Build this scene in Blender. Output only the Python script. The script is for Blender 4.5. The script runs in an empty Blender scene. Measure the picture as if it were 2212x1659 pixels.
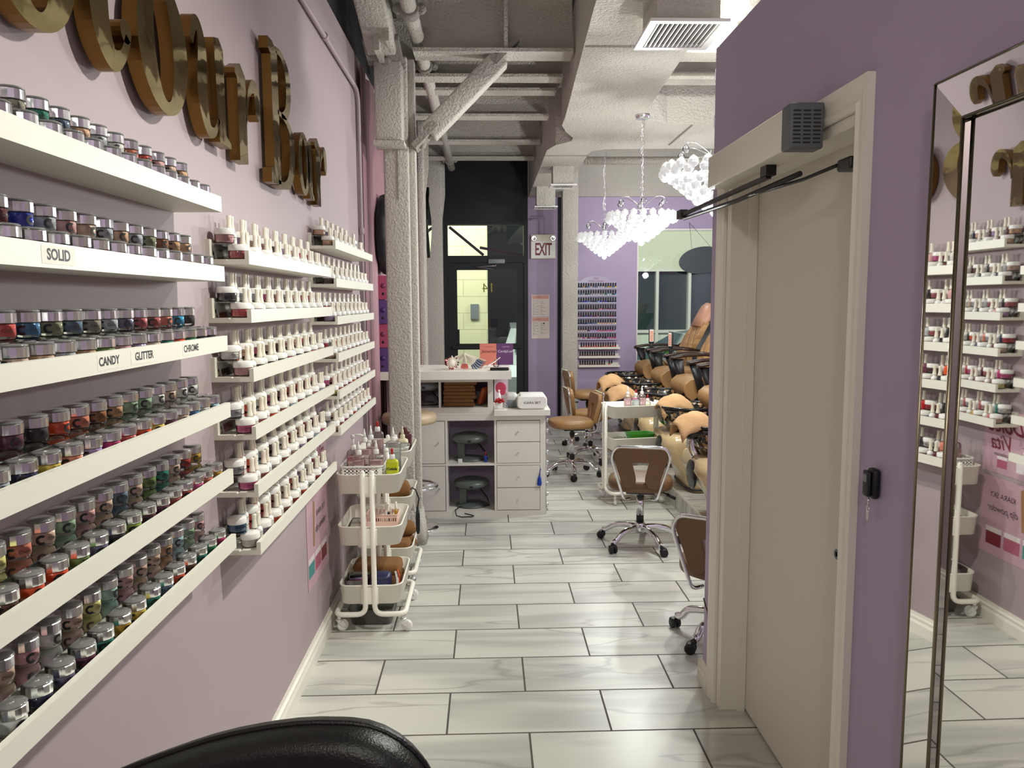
import bpy, bmesh, math, random
from mathutils import Vector, Matrix
random.seed(7)
PI = math.pi
scn = bpy.context.scene
col = scn.collection

# ---------------- camera ----------------
cam_d = bpy.data.cameras.new('camera'); cam = bpy.data.objects.new('camera', cam_d); col.objects.link(cam)
F_PX, PITCH, YAW, ROLL, CAM_H = 1672.374, .105558, .0315431, .00525225, 1.581708
cam_d.sensor_width = 36.0; cam_d.lens = 36.0 * F_PX / 2212.0
cam_d.clip_start = .02; cam_d.clip_end = 200
fw = Vector((math.sin(YAW)*math.cos(PITCH), math.cos(YAW)*math.cos(PITCH), -math.sin(PITCH)))
rt = Vector((math.cos(YAW), -math.sin(YAW), 0)); up = rt.cross(fw)
rt2 = rt*math.cos(ROLL) - up*math.sin(ROLL); up2 = rt*math.sin(ROLL) + up*math.cos(ROLL)
M = Matrix((rt2, up2, -fw)).transposed().to_4x4(); M.translation = (0, 0, CAM_H)
cam.matrix_world = M
scn.camera = cam

# ---------------- world, exposure, lights ----------------
w = bpy.data.worlds.new('world'); scn.world = w; w.use_nodes = True
w.node_tree.nodes['Background'].inputs[0].default_value = (.30, .34, .40, 1)
w.node_tree.nodes['Background'].inputs[1].default_value = .12
vs = scn.view_settings
vs.view_transform = 'Standard'; vs.look = 'None'; vs.gamma = 1.0; vs.use_curve_mapping = False
vs.exposure = 0.0

def point(name, loc, power, color=(1, .95, .86), size=.05):
    l = bpy.data.lights.new(name, 'POINT'); l.energy = power; l.color = color; l.shadow_soft_size = size
    o = bpy.data.objects.new(name, l); o.location = loc; col.objects.link(o); return o
def area(name, loc, rot, sx, sy, power, color=(1, 1, 1)):
    l = bpy.data.lights.new(name, 'AREA'); l.energy = power; l.color = color; l.shape = 'RECTANGLE'; l.size = sx; l.size_y = sy
    o = bpy.data.objects.new(name, l); o.location = loc; o.rotation_euler = rot; col.objects.link(o); return o
WARM = (1, .99, .90)
def spot(name, loc, aim, power, ang, blend, color=(1, 1, 1), size=.05):
    l = bpy.data.lights.new(name, 'SPOT'); l.energy = power; l.color = color; l.shadow_soft_size = size; l.spot_size = math.radians(ang); l.spot_blend = blend
    o = bpy.data.objects.new(name, l); o.location = loc; o.rotation_euler = (Vector(aim)-Vector(loc)).to_track_quat('-Z', 'Y').to_euler(); col.objects.link(o); return o
# shaded lamp over the partition top throws its light down across the hall
spot('partition_lamp', (.985, 2.05, 2.80), (-.75, 1.75, .10), 185, 122, 1., WARM, .05)
point('hall_fill_rear', (-.15, -1.0, 2.7), 62, WARM, .10)  # added fill light behind the camera, brightens the right wall and door
point('salon_pendant_light', (1.50, 4.15, 2.98), 90, (.98, 1, .93), .05)
point('chandelier_light_near', (1.345, 4.60, 2.00), 52, (.96, 1, .96), .04)
point('chandelier_light_middle', (1.17, 5.90, 1.92), 42, (.96, 1, .96), .04)
point('chandelier_light_far', (1.13, 7.50, 1.92), 30, (.96, 1, .96), .04)
point('salon_fill_right', (2.9, 6.6, 2.05), 60, (.96, 1, .96), .05)  # added fill light for the unseen right side of the salon
point('salon_fill_far', (2.0, 9.0, 2.6), 30, (.97, 1, 1), .08)  # added fill light without a fixture, lifts the far walls
area('street_lamp_glow', (-1.2, 11.6, 4.2), (math.radians(28), 0, 0), 2.5, 1.0, 250, (1, 1, .84))
area('parking_lamp_glow', (3.6, 12.0, 4.6), (math.radians(30), 0, 0), 3.0, 1.0, 260, (.98, 1, .88))

# ---------------- materials ----------------
def lin(c): return c/12.92 if c <= .04045 else ((c+.055)/1.055)**2.4
def rgb(r, g, b): return (lin(r/255), lin(g/255), lin(b/255), 1)
_m = {}
def mat(name, c, rough=.5, metal=0., bump=0., bscale=60., emit=None, estr=0., coat=0., spec=.5, alpha=1.):
    if name in _m: return _m[name]
    m = bpy.data.materials.new(name); m.use_nodes = True; nt = m.node_tree; b = nt.nodes['Principled BSDF']
    b.inputs['Base Color'].default_value = c if len(c) == 4 else (*c, 1)
    b.inputs['Roughness'].default_value = rough; b.inputs['Metallic'].default_value = metal
    b.inputs['Specular IOR Level'].default_value = spec; b.inputs['Coat Weight'].default_value = coat
    b.inputs['Alpha'].default_value = alpha
    if emit: b.inputs['Emission Color'].default_value = (*emit[:3], 1); b.inputs['Emission Strength'].default_value = estr
    tc = nt.nodes.new('ShaderNodeTexCoord'); n = nt.nodes.new('ShaderNodeTexNoise')
    n.inputs['Scale'].default_value = bscale; n.inputs['Detail'].default_value = 3
    nt.links.new(tc.outputs['Object'], n.inputs['Vector'])
    if bump > 0:
        bp = nt.nodes.new('ShaderNodeBump'); bp.inputs['Strength'].default_value = bump; bp.inputs['Distance'].default_value = .004
        nt.links.new(n.outputs[0], bp.inputs['Height']); nt.links.new(bp.outputs[0], b.inputs['Normal'])
    else:
        mr = nt.nodes.new('ShaderNodeMapRange'); mr.inputs[3].default_value = rough*.9; mr.inputs[4].default_value = min(1, rough*1.1)
        nt.links.new(n.outputs[0], mr.inputs[0]); nt.links.new(mr.outputs[0], b.inputs['Roughness'])
    _m[name] = m; return m
def nlink(m, a, b): m.node_tree.links.new(a, b)
def clear(name, tint=(1, 1, 1), rough=.03, base=.10, f_ior=1.45):
    """thin clear plastic or glass: see-through with a fresnel sheen"""
    if name in _m: return _m[name]
    m = bpy.data.materials.new(name); m.use_nodes = True; nt = m.node_tree; nt.nodes.clear()
    out = nt.nodes.new('ShaderNodeOutputMaterial'); mx = nt.nodes.new('ShaderNodeMixShader')
    t = nt.nodes.new('ShaderNodeBsdfTransparent'); t.inputs[0].default_value = (*tint, 1)
    g = nt.nodes.new('ShaderNodeBsdfGlossy'); g.inputs['Roughness'].default_value = rough
    lw = nt.nodes.new('ShaderNodeFresnel'); lw.inputs[0].default_value = f_ior
    ad = nt.nodes.new('ShaderNodeMath'); ad.operation = 'ADD'; ad.inputs[1].default_value = base; ad.use_clamp = True
    nt.links.new(lw.outputs[0], ad.inputs[0]); nt.links.new(ad.outputs[0], mx.inputs[0])
    nt.links.new(t.outputs[0], mx.inputs[1]); nt.links.new(g.outputs[0], mx.inputs[2]); nt.links.new(mx.outputs[0], out.inputs[0])
    _m[name] = m; return m

def wall_paint(name, c, var=.06):
    m = mat(name, c, .55, bump=.05, bscale=220, spec=.35)
    nt = m.node_tree; b = nt.nodes['Principled BSDF']
    tc = nt.nodes.new('ShaderNodeTexCoord'); n = nt.nodes.new('ShaderNodeTexNoise'); n.inputs['Scale'].default_value = 1.3; n.inputs['Detail'].default_value = 4
    mx = nt.nodes.new('ShaderNodeMix'); mx.data_type = 'RGBA'
    mx.inputs[6].default_value = tuple(v*(1-var) for v in c[:3]) + (1,); mx.inputs[7].default_value = tuple(min(1, v*(1+var)) for v in c[:3]) + (1,)
    nt.links.new(tc.outputs['Object'], n.inputs['Vector']); nt.links.new(n.outputs[0], mx.inputs[0]); nt.links.new(mx.outputs[2], b.inputs['Base Color'])
    return m
def fireproof(name, c, strength=1.0, scale=55):
    """sprayed, lumpy white coating on the steel and ducts"""
    m = mat(name, c, .8, spec=.3)
    nt = m.node_tree; b = nt.nodes['Principled BSDF']
    tc = nt.nodes.new('ShaderNodeTexCoord'); n = nt.nodes.new('ShaderNodeTexNoise'); n.inputs['Scale'].default_value = scale; n.inputs['Detail'].default_value = 3
    n.inputs['Roughness'].default_value = .6
    bp = nt.nodes.new('ShaderNodeBump'); bp.inputs['Strength'].default_value = strength; bp.inputs['Distance'].default_value = .02
    nt.links.new(tc.outputs['Object'], n.inputs['Vector']); nt.links.new(n.outputs[0], bp.inputs['Height']); nt.links.new(bp.outputs[0], b.inputs['Normal'])
    return m
M_WL = wall_paint('mauve_paint', rgb(172, 156, 159))
M_WR = wall_paint('purple_paint', rgb(176, 160, 188))
M_PINK = wall_paint('pink_curtain_cloth', rgb(170, 132, 140), .12)
M_BLACK = mat('black_paint', rgb(16, 17, 24), .6)
M_BLK = mat('black_gloss', rgb(14, 14, 17), .25)
M_BLKP = mat('black_plastic', rgb(22, 22, 25), .45)
M_TRIM = mat('cream_gloss_trim', rgb(232, 228, 216), .35, bump=.03, bscale=90)
M_DOORP = mat('greige_door_paint', rgb(214, 208, 196), .5, bump=.03, bscale=150)
M_SHELF = mat('white_shelf_laminate', rgb(230, 228, 214), .4)
M_WHITE = mat('white_laminate', rgb(232, 229, 220), .42)
M_WHITEP = mat('white_plastic', rgb(238, 237, 232), .3)
M_CREAMP = mat('cream_plastic', rgb(240, 234, 216), .3)
M_CART = mat('cream_powder_coat', rgb(248, 245, 232), .38)
M_STEEL = fireproof('sprayed_white_steel', rgb(205, 200, 190), 1.0, 70)
M_STEELD = fireproof('sprayed_grey_steel', rgb(150, 146, 138), .7, 60)
M_DUCT = fireproof('white_coated_duct', rgb(206, 202, 192), 1.0, 60)
M_DECK = fireproof('deck_underside', rgb(170, 166, 158), .5, 40)
M_CHROME = mat('chrome', (.82, .82, .84), .08, 1.)
M_CHROMES = mat('silver_lid', (.86, .86, .87), .19, 1.)
M_GOLD = mat('gold_mirror', rgb(172, 156, 108), .05, 1., bump=.5, bscale=5)
M_GOLDS = mat('brushed_gold_edge', rgb(124, 94, 50), .30, 1.)
M_MIRROR = mat('mirror_silver', (.80, .80, .79), .015, 1.)
M_INK = mat('black_ink', rgb(20, 18, 20), .5)
M_TAN = mat('tan_leather', rgb(112, 80, 50), .42, bump=.12, bscale=240)
M_TANL = mat('light_tan_leather', rgb(156, 118, 76), .42, bump=.12, bscale=240)
M_CREAML = mat('cream_leather', rgb(200, 180, 148), .4, bump=.1, bscale=240)
M_BLKL = mat('black_leather', rgb(12, 12, 13), .38, bump=.25, bscale=330)
M_TOWB = mat('brown_terry', rgb(132, 92, 50), .95, bump=1., bscale=160)
M_TOWT = mat('tan_terry', rgb(206, 164, 118), .95, bump=1., bscale=160)
M_GLASS = clear('clear_glass', (.95, .97, .96), .02, .03)
M_ACRY = clear('clear_acrylic', (.93, .94, .93), .04, .10)
M_FROST = clear('frosted_plastic', (.93, .93, .92), .25, .07)
M_WPANE = clear('window_pane_glass', (.86, .90, .90), .01, .02)
M_RED = mat('red_plastic', rgb(190, 30, 34), .35)
M_GREY = mat('grey_plastic', rgb(120, 128, 130), .4)
M_RUB = mat('dark_rubber', rgb(26, 26, 28), .6)

# ---------------- mesh builder ----------------
class MB:
    def __init__(s): s.v = []; s.f = []; s.m = []; s.sm = []
    def add(s, vs_, fs, mi=0, smooth=False, M=None):
        o = len(s.v)
        s.v += [tuple(M @ Vector(p)) for p in vs_] if M is not None else [tuple(p) for p in vs_]
        for f in fs: s.f.append(tuple(i+o for i in f)); s.m.append(mi); s.sm.append(smooth)
        return s
    def box(s, x0, x1, y0, y1, z0, z1, mi=0, M=None):
        p = [(x, y, z) for z in (z0, z1) for y in (y0, y1) for x in (x0, x1)]
        return s.add(p, [(0, 2, 3, 1), (4, 5, 7, 6), (0, 1, 5, 4), (2, 6, 7, 3), (0, 4, 6, 2), (1, 3, 7, 5)], mi, False, M)
    def rbox(s, x0, x1, y0, y1, z0, z1, r=.01, seg=3, mi=0, M=None, smooth=True):
        bm = bmesh.new(); bmesh.ops.create_cube(bm, size=1)
        bmesh.ops.scale(bm, vec=(x1-x0, y1-y0, z1-z0), verts=bm.verts)
        bmesh.ops.bevel(bm, geom=bm.edges[:], offset=r, segments=seg, affect='EDGES', profile=.5)
        bmesh.ops.translate(bm, vec=((x0+x1)/2, (y0+y1)/2, (z0+z1)/2), verts=bm.verts)
        bm.verts.index_update()
        s.add([v.co.copy() for v in bm.verts], [[v.index for v in f.verts] for f in bm.faces], mi, smooth, M); bm.free(); return s
    def loft(s, rings, mi=0, cap0=True, cap1=True, closed=True, smooth=True, M=None):
        n = len(rings[0]); vs_ = [p for r in rings for p in r]; fs = []
        for k in range(len(rings)-1):
            for i in range(n if closed else n-1):
                j = (i+1) % n; fs.append((k*n+i, k*n+j, (k+1)*n+j, (k+1)*n+i))
        s.add(vs_, fs, mi, smooth, M)
        o = len(s.v) - len(vs_)
        if cap0: s.f.append(tuple(o+i for i in reversed(range(n)))); s.m.append(mi); s.sm.append(False)
        if cap1: s.f.append(tuple(o+(len(rings)-1)*n+i for i in range(n))); s.m.append(mi); s.sm.append(False)
        return s
    def lathe(s, prof, seg=20, mi=0, M=None, smooth=True, c=(0, 0)):
        rings = [[(c[0]+r*math.cos(2*PI*i/seg), c[1]+r*math.sin(2*PI*i/seg), z) for i in range(seg)] for r, z in prof]
        return s.loft(rings, mi, prof[0][0] > 1e-5, prof[-1][0] > 1e-5, True, smooth, M)
    def cyl(s, p, q, r, seg=12, mi=0, r2=None, smooth=True, M=None):
        p = Vector(p); q = Vector(q); d = (q-p); L = d.length
        R = d.to_track_quat('Z', 'Y').to_matrix().to_4x4(); R.translation = p
        if M is not None: R = M @ R
        return s.lathe([(r, 0), (r if r2 is None else r2, L)], seg, mi, R, smooth)
    def tube(s, pts, r, seg=10, mi=0, M=None, closed=False):
        P = [Vector(p) for p in pts]; rings = []; prev = None; n = len(P)
        for i, p in enumerate(P):
            if closed: t = (P[(i+1) % n]-P[i-1])
            else: t = (P[min(i+1, n-1)]-P[max(i-1, 0)])
            t.normalize()
            if prev is None:
                a = Vector((0, 0, 1)) if abs(t.z) < .9 else Vector((1, 0, 0)); u = t.cross(a).normalized()
            else:
                u = prev - t*prev.dot(t); u.normalize()
            prev = u; v = t.cross(u); rr = r[i] if isinstance(r, (list, tuple)) else r
            rings.append([p + u*rr*math.cos(2*PI*k/seg) + v*rr*math.sin(2*PI*k/seg) for k in range(seg)])
        if closed: rings.append(rings[0])
        return s.loft(rings, mi, not closed, not closed, True, True, M)
    def prism(s, pts, h0, h1, mi=0, M=None, smooth=False, mis=None):
        """2D outline (counter-clockwise) in local xy, extruded h0..h1 along local z"""
        n = len(pts); vs_ = [(x, y, h0) for x, y in pts] + [(x, y, h1) for x, y in pts]
        s.add(vs_, [tuple(reversed(range(n))), tuple(range(n, 2*n))], mi, False, M)
        s.add(vs_, [(i, (i+1) % n, n+(i+1) % n, n+i) for i in range(n)], mi if mis is None else mis, smooth, M)
        return s
    def sphere(s, c, r, seg=14, ring=8, mi=0, sc=(1, 1, 1), M=None):
        prof = [(r*math.sin(PI*k/ring), -r*math.cos(PI*k/ring)) for k in range(ring+1)]
        T = Matrix.Translation(c) @ Matrix.Diagonal((*sc, 1))
        if M is not None: T = M @ T
        rings = [[(max(a, 1e-6)*math.cos(2*PI*i/seg), max(a, 1e-6)*math.sin(2*PI*i/seg), z) for i in range(seg)] for a, z in prof]
        return s.loft(rings, mi, False, False, True, True, T)
    def mesh(s, name, mats):
        me = bpy.data.meshes.new(name); me.from_pydata(s.v, [], s.f)
        for mm in mats: me.materials.append(mm)
        me.polygons.foreach_set('material_index', s.m); me.polygons.foreach_set('use_smooth', s.sm); me.update()
        return me

def link(name, me, parent=None, loc=None, rz=None):
    o = bpy.data.objects.new(name, me); col.objects.link(o)
    if parent is not None: o.parent = parent
    if loc is not None: o.location = loc
    if rz is not None: o.rotation_euler = (0, 0, rz)
    return o
def obj(name, mb, mats, parent=None, label=None, loc=None, rz=None):
    if not isinstance(mats, (list, tuple)): mats = [mats]
    o = link(name, mb.mesh(name, mats), parent, loc, rz)
    if label: o['label'] = label
    return o
def tag(o, label, cat, group=None, kind=None):
    o['label'] = label; o['category'] = cat
    if group: o['group'] = group
    if kind: o['kind'] = kind
    return o
def thing(name, label, cat, loc=(0, 0, 0), rz=0, group=None):
    o = bpy.data.objects.new(name, None); o.empty_display_size = .05; col.objects.link(o)
    o.location = loc; o.rotation_euler = (0, 0, rz); return tag(o, label, cat, group)
def struct(name, mb, mats, parent=None):
    o = obj(name, mb, mats, parent); o['kind'] = 'structure'; return o
KIDS = {}
def kids(o):
    return KIDS.setdefault(o.name, [c for c in bpy.data.objects if c.parent == o])
def dup(root, loc, rz=0, label=None, group=None, tilt=None):
    """a copy of a thing with copies of its parts and sub-parts"""
    r = root.copy(); col.objects.link(r); r.location = loc
    r.rotation_euler = (tilt[0], tilt[1], rz) if tilt else (0, 0, rz)
    if label: r['label'] = label
    if group: r['group'] = group
    out = []
    for ch in kids(root):
        c = ch.copy(); col.objects.link(c); c.parent = r; out.append(c)
        for g in kids(ch):
            d = g.copy(); col.objects.link(d); d.parent = c
    return r, out
def drop(root):
    """remove a prototype that was only used as a pattern"""
    for ch in kids(root):
        for g in kids(ch): bpy.data.objects.remove(g)
        bpy.data.objects.remove(ch)
    bpy.data.objects.remove(root); KIDS.clear()

_tx = {}
def textgeo(s, size, shear=0., bold=0., spacing=1.):
    k = (s, size, shear, bold, spacing)
    if k in _tx: return _tx[k]
    cu = bpy.data.curves.new('t', 'FONT'); cu.body = s; cu.size = size; cu.align_x = 'CENTER'; cu.align_y = 'CENTER'
    cu.shear = shear; cu.offset = bold; cu.resolution_u = 3; cu.space_character = spacing
    o = bpy.data.objects.new('t', cu); col.objects.link(o)
    bpy.context.view_layer.update()
    me = bpy.data.meshes.new_from_object(o.evaluated_get(bpy.context.evaluated_depsgraph_get()))
    vs_ = [v.co.copy() for v in me.vertices]; fs = [tuple(p.vertices) for p in me.polygons]
    bpy.data.objects.remove(o); bpy.data.curves.remove(cu); bpy.data.meshes.remove(me)
    _tx[k] = (vs_, fs); return _tx[k]
def FACE_X(x, y, z): return Matrix(((0, 0, 1, x), (1, 0, 0, y), (0, 1, 0, z), (0, 0, 0, 1)))      # faces +X, reads along +Y
def FACE_MY(x, y, z): return Matrix(((1, 0, 0, x), (0, 0, -1, y), (0, 1, 0, z), (0, 0, 0, 1)))    # faces -Y, reads along +X
def FACE_PY(x, y, z): return Matrix(((-1, 0, 0, x), (0, 0, 1, y), (0, 1, 0, z), (0, 0, 0, 1)))    # faces +Y
def text(mb, s, size, M, mi=1, **kw):
    v, f = textgeo(s, size, **kw); mb.add(v, f, mi, False, M); return mb
def textcyl(mb, s, size, r, z, a0, mi=1, **kw):
    """text wrapped on a cylinder of radius r about z, centred at angle a0"""
    v, f = textgeo(s, size, **kw)
    mb.add([(r*math.cos(a0+p.x/r), r*math.sin(a0+p.x/r), z+p.y) for p in v], f, mi, False); return mb
def arc(cx, cy, r, a0, a1, n=8): return [(cx+r*math.cos(a0+(a1-a0)*k/n), cy+r*math.sin(a0+(a1-a0)*k/n)) for k in range(n+1)]
def rrect(w_, d, r, n=5, cx=0, cy=0):
    o = []
    for sx, sy, a in ((1, 1, 0), (-1, 1, PI/2), (-1, -1, PI), (1, -1, 1.5*PI)):
        o += arc(cx+sx*(w_/2-r), cy+sy*(d/2-r), r, a, a+PI/2, n)
    return o
def bend(pts, r, n=6):
    """round the corners of a 3D polyline"""
    P = [Vector(p) for p in pts]; out = [P[0]]
    for i in range(1, len(P)-1):
        a = (P[i-1]-P[i]); b = (P[i+1]-P[i]); k = min(r, a.length*.49, b.length*.49)
        s_ = P[i]+a.normalized()*k; e = P[i]+b.normalized()*k
        for t in range(n+1):
            t /= n; out.append(s_*(1-t)**2 + P[i]*2*t*(1-t) + e*t*t)
    out.append(P[-1]); return out
ORD = ['', 'first', 'second', 'third', 'fourth', 'fifth', 'sixth', 'seventh', 'eighth', 'ninth', 'tenth', 'eleventh', 'twelfth', 'thirteenth', 'fourteenth', 'fifteenth', 'sixteenth', 'seventeenth', 'eighteenth', 'nineteenth', 'twentieth']
# ================= the room =================
XL, XR = -.785, .89           # hall walls
YE = 10.35                    # storefront wall
# floor: 30 x 61 cm marble-look porcelain in running bond
m = mat('marble_plank_tile', rgb(206, 203, 194), .28); nt = m.node_tree; b = nt.nodes['Principled BSDF']
N = nt.nodes.new; Lk = nt.links.new
geo = N('ShaderNodeNewGeometry'); mp = N('ShaderNodeVectorMath'); mp.operation = 'SUBTRACT'; mp.inputs[1].default_value = (.143+.305, 2.399-6.1, 0)
Lk(geo.outputs['Position'], mp.inputs[0])
br = N('ShaderNodeTexBrick'); br.offset = .5; br.offset_frequency = 2; br.squash = 1
for k, v in (('Scale', 1.), ('Mortar Size', .0040), ('Mortar Smooth', .1), ('Brick Width', .61), ('Row Height', .305), ('Bias', 0.)): br.inputs[k].default_value = v
br.inputs['Color1'].default_value = (0, 0, 0, 1); br.inputs['Color2'].default_value = (1, 1, 1, 1); br.inputs['Mortar'].default_value = (.5, .5, .5, 1)
Lk(mp.outputs[0], br.inputs['Vector'])
def vein(scale, sx, sy, lo, hi, wmul, det=5, dist=.8):
    sc = N('ShaderNodeVectorMath'); sc.operation = 'MULTIPLY'; sc.inputs[1].default_value = (sx, sy, 1); Lk(geo.outputs['Position'], sc.inputs[0])
    rot = N('ShaderNodeVectorRotate'); rot.inputs['Angle'].default_value = .16; Lk(sc.outputs[0], rot.inputs['Vector'])
    ns = N('ShaderNodeTexNoise'); ns.noise_dimensions = '4D'; ns.inputs['Scale'].default_value = scale; ns.inputs['Detail'].default_value = det; ns.inputs['Distortion'].default_value = dist
    Lk(rot.outputs[0], ns.inputs['Vector'])
    wm = N('ShaderNodeMath'); wm.operation = 'MULTIPLY'; wm.inputs[1].default_value = wmul; Lk(br.outputs['Color'], wm.inputs[0]); Lk(wm.outputs[0], ns.inputs['W'])
    ab = N('ShaderNodeMath'); ab.operation = 'SUBTRACT'; ab.inputs[1].default_value = .5; Lk(ns.outputs[0], ab.inputs[0])
    a2 = N('ShaderNodeMath'); a2.operation = 'ABSOLUTE'; Lk(ab.outputs[0], a2.inputs[0])
    r = N('ShaderNodeMapRange'); r.interpolation_type = 'SMOOTHSTEP'; r.inputs[1].default_value = lo; r.inputs[2].default_value = hi; r.inputs[3].default_value = 1; r.inputs[4].default_value = 0
    Lk(a2.outputs[0], r.inputs[0]); return r.outputs[0]
v1 = vein(1.0, .60, 3.6, 0, .014, 37., 3, .35); v2 = vein(1.0, .55, 4.0, 0, .11, 53., 3, .4)
def mixc(f, a, c):
    mx = N('ShaderNodeMix'); mx.data_type = 'RGBA'
    if isinstance(f, float): mx.inputs[0].default_value = f
    else: Lk(f, mx.inputs[0])
    for i, q in ((6, a), (7, c)):
        if isinstance(q, tuple): mx.inputs[i].default_value = q
        else: Lk(q, mx.inputs[i])
    return mx.outputs[2]
def mul(s_, k):
    q = N('ShaderNodeMath'); q.operation = 'MULTIPLY'; q.inputs[1].default_value = k; Lk(s_, q.inputs[0]); return q.outputs[0]
base = mixc(mul(br.outputs['Color'], .35), rgb(214, 213, 203), rgb(204, 204, 196))
c1 = mixc(mul(v2, .8), base, rgb(178, 178, 172)); c2 = mixc(mul(v1, .5), c1, rgb(140, 138, 134))
c3 = mixc(br.outputs['Fac'], c2, rgb(84, 78, 72)); Lk(c3, b.inputs['Base Color'])
for l_ in list(b.inputs['Roughness'].links): nt.links.remove(l_)
rm = N('ShaderNodeMapRange'); rm.inputs[3].default_value = .30; rm.inputs[4].default_value = .8; Lk(br.outputs['Fac'], rm.inputs[0]); Lk(rm.outputs[0], b.inputs['Roughness'])
bp = N('ShaderNodeBump'); bp.invert = True; bp.inputs['Strength'].default_value = .6; bp.inputs['Distance'].default_value = .002; Lk(br.outputs['Fac'], bp.inputs['Height']); Lk(bp.outputs[0], b.inputs['Normal'])
M_FLOOR = m
struct('floor', MB().box(-1.2, 4.0, -3.0, YE, -.1, 0), M_FLOOR)
# left wall, mauve below and black above, the mauve turning to a curtain further in
struct('wall_left', MB().box(XL-.15, XL, -3.0, 10.35, 0, 3.08), M_WL)
struct('wall_left_upper', MB().box(XL-.15, XL-.02, -3.0, 10.35, 3.081, 3.95), M_BLACK)
struct('wall_back', MB().box(-1.2, 4.0, -3.15, -3.0, 0, 3.95), M_WL)
struct('wall_far_right', MB().box(3.9, 4.05, -3.0, 10.35, 0, 3.95), M_WR)
# the partition on the right is a room of its own, 2.54 m tall, with a recessed door
wr = MB()
DY0, DY1, DZ = 1.87, 2.885, 2.03
HP = 2.545
wr.box(XR, 1.03, -3.0, DY0, 0, HP); wr.box(XR, 1.03, DY1, 3.07, 0, HP); wr.box(XR, 1.03, DY0, DY1, DZ, HP)
struct('wall_right', wr, M_WR)
struct('wall_partition_front', MB().box(1.031, 3.899, 2.95, 3.07, 0, HP), M_WR)
struct('ceiling_partition', MB().box(1.031, 3.899, -3.0, 2.949, HP-.05, HP), M_WHITE)
# door, jamb and casing
d = MB(); d.box(.985, 1.025, DY0+.004, DY1-.05, .012, 2.0)
d.lathe([(.0001, 0), (.014, 0), (.014, .003), (.009, .003), (.009, -.004)], 16, 1, Matrix.Translation((.985, 2.1, .866)) @ Matrix.Rotation(-PI/2, 4, 'Y'))
struct('door_1', d, [M_DOORP, M_GREY])
j = MB(); j.box(XR+.001, 1.03, DY1-.05, DY1-.001, 0, DZ); j.box(XR+.001, 1.03, DY0+.0005, DY0+.0035, 0, DZ-.035); j.box(XR+.001, 1.03, DY0+.001, DY1-.05, DZ-.03, DZ-.001)
j.box(.955, .984, DY1-.066, DY1-.05, 0, DZ-.03)
struct('trim_2', j, M_TRIM)
c = MB()
prof = [(0, 0), (0, .011), (.012, .017), (.022, .012), (.034, .012), (.05, .019), (.07, .019), (.07, 0)]
def casing(mb, a, b_, off):
    """moulded strip from a to b_ (y,z) pairs, profile across 'off' direction"""
    n = len(prof); rings = []
    for (y, z), k in ((a, 0), (b_, 1)):
        dy, dz = off[k]
        rings.append([(XR-h, y+dy*t/.07, z+dz*t/.07) for t, h in prof])
    mb.loft(rings, 0, True, True, True, False)
casing(c, (DY1+.0, 0), (DY1+.0, DZ), ((.07, 0), (.07, .07))); casing(c, (DY1, DZ), (DY0, DZ), ((.07, .07), (-.07, .07))); casing(c, (DY0, DZ), (DY0, 0), ((-.07, .07), (-.07, 0)))
struct('trim_1', c, M_TRIM)
# baseboards
bb = [(0, 0), (0, .02), (.05, .02), (.062, .014), (.075, .016), (.082, .007), (.095, .006), (.095, 0)]
def baseboard(name, x, sgn, y0, y1):
    mb = MB(); rings = [[(x+sgn*h, y, z) for z, h in bb] for y in (y0, y1)]; mb.loft(rings, 0, True, True, True, False); return struct(name, mb, M_TRIM)
baseboard('baseboard_left', XL, 1, -3.0, 4.86)
baseboard('baseboard_right', XR, -1, DY1+.071, 3.07); baseboard('baseboard_right', XR, -1, -3.0, DY0-.071)
mb = MB(); mb.loft([[(x, 3.07+h, z) for z, h in bb] for x in (.872, 3.89)], 0, True, True, True, False); struct('baseboard_partition', mb, M_TRIM)
# storefront end wall: black bay with the entrance, purple walls, window
wf = MB(); Y0, Y1 = YE, YE+.15
wf.box(XL, -.60, Y0, Y1, 0, 3.0)
wf.box(.545, .94, Y0, Y1, 0, 2.95); wf.box(.94, 1.0, Y0+.03, Y1, 0, 2.95, 1)
wf.box(1.0, 2.0, Y0, Y1, 0, 2.95); wf.box(2.0, 3.9, Y0, Y1, 2.54, 2.95); wf.box(2.0, 3.9, Y0, Y1, 0, .66)
struct('wall_front', wf, [M_WR, M_BLACK])
struct('wall_front_bulkhead', MB().box(.56, 3.9, Y0-.05, Y1, 2.951, 3.95), M_STEEL)
blk = MB(); blk.box(-.785, .545, Y0, Y1, 2.63, 3.95); blk.box(-.60, -.515, Y0-.03, Y1, 0, 2.63); blk.box(.49, .545, Y0-.03, Y1, 0, 2.63)
blk.box(-.515, .49, Y0-.03, Y1, 2.10, 2.19); blk.box(-.515, .49, Y0-.02, Y1, 2.595, 2.63)
blk.box(-.58, .54, Y0-.012, Y0, 2.63, 3.38)
struct('wall_front_black', blk, M_BLACK)
struct('window_2', MB().box(-.515, .49, Y0+.05, Y0+.056, 2.19, 2.595), M_WPANE)
# two dark strips of tape across the transom
for (x0, z0, x1, z1, lb) in ((-.49, 2.57, -.04, 2.20, 'long dark maroon tape strip slanting down the left half of the transom'), (-.09, 2.30, .47, 2.20, 'dark maroon tape strip lying almost level across the right of the transom')):
    a = math.atan2(z1-z0, x1-x0); L_ = math.hypot(x1-x0, z1-z0); mb = MB(); mb.box(0, L_, -.002, .0, -.018, .018, 0, Matrix.Rotation(-a, 4, 'Y'))
    tag(obj('tape_strip', mb, mat('maroon_tape', rgb(50, 22, 44), .6), None, None, (x0, Y0+.048, z0)), lb, 'tape', 'tape strips on the transom')
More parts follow.
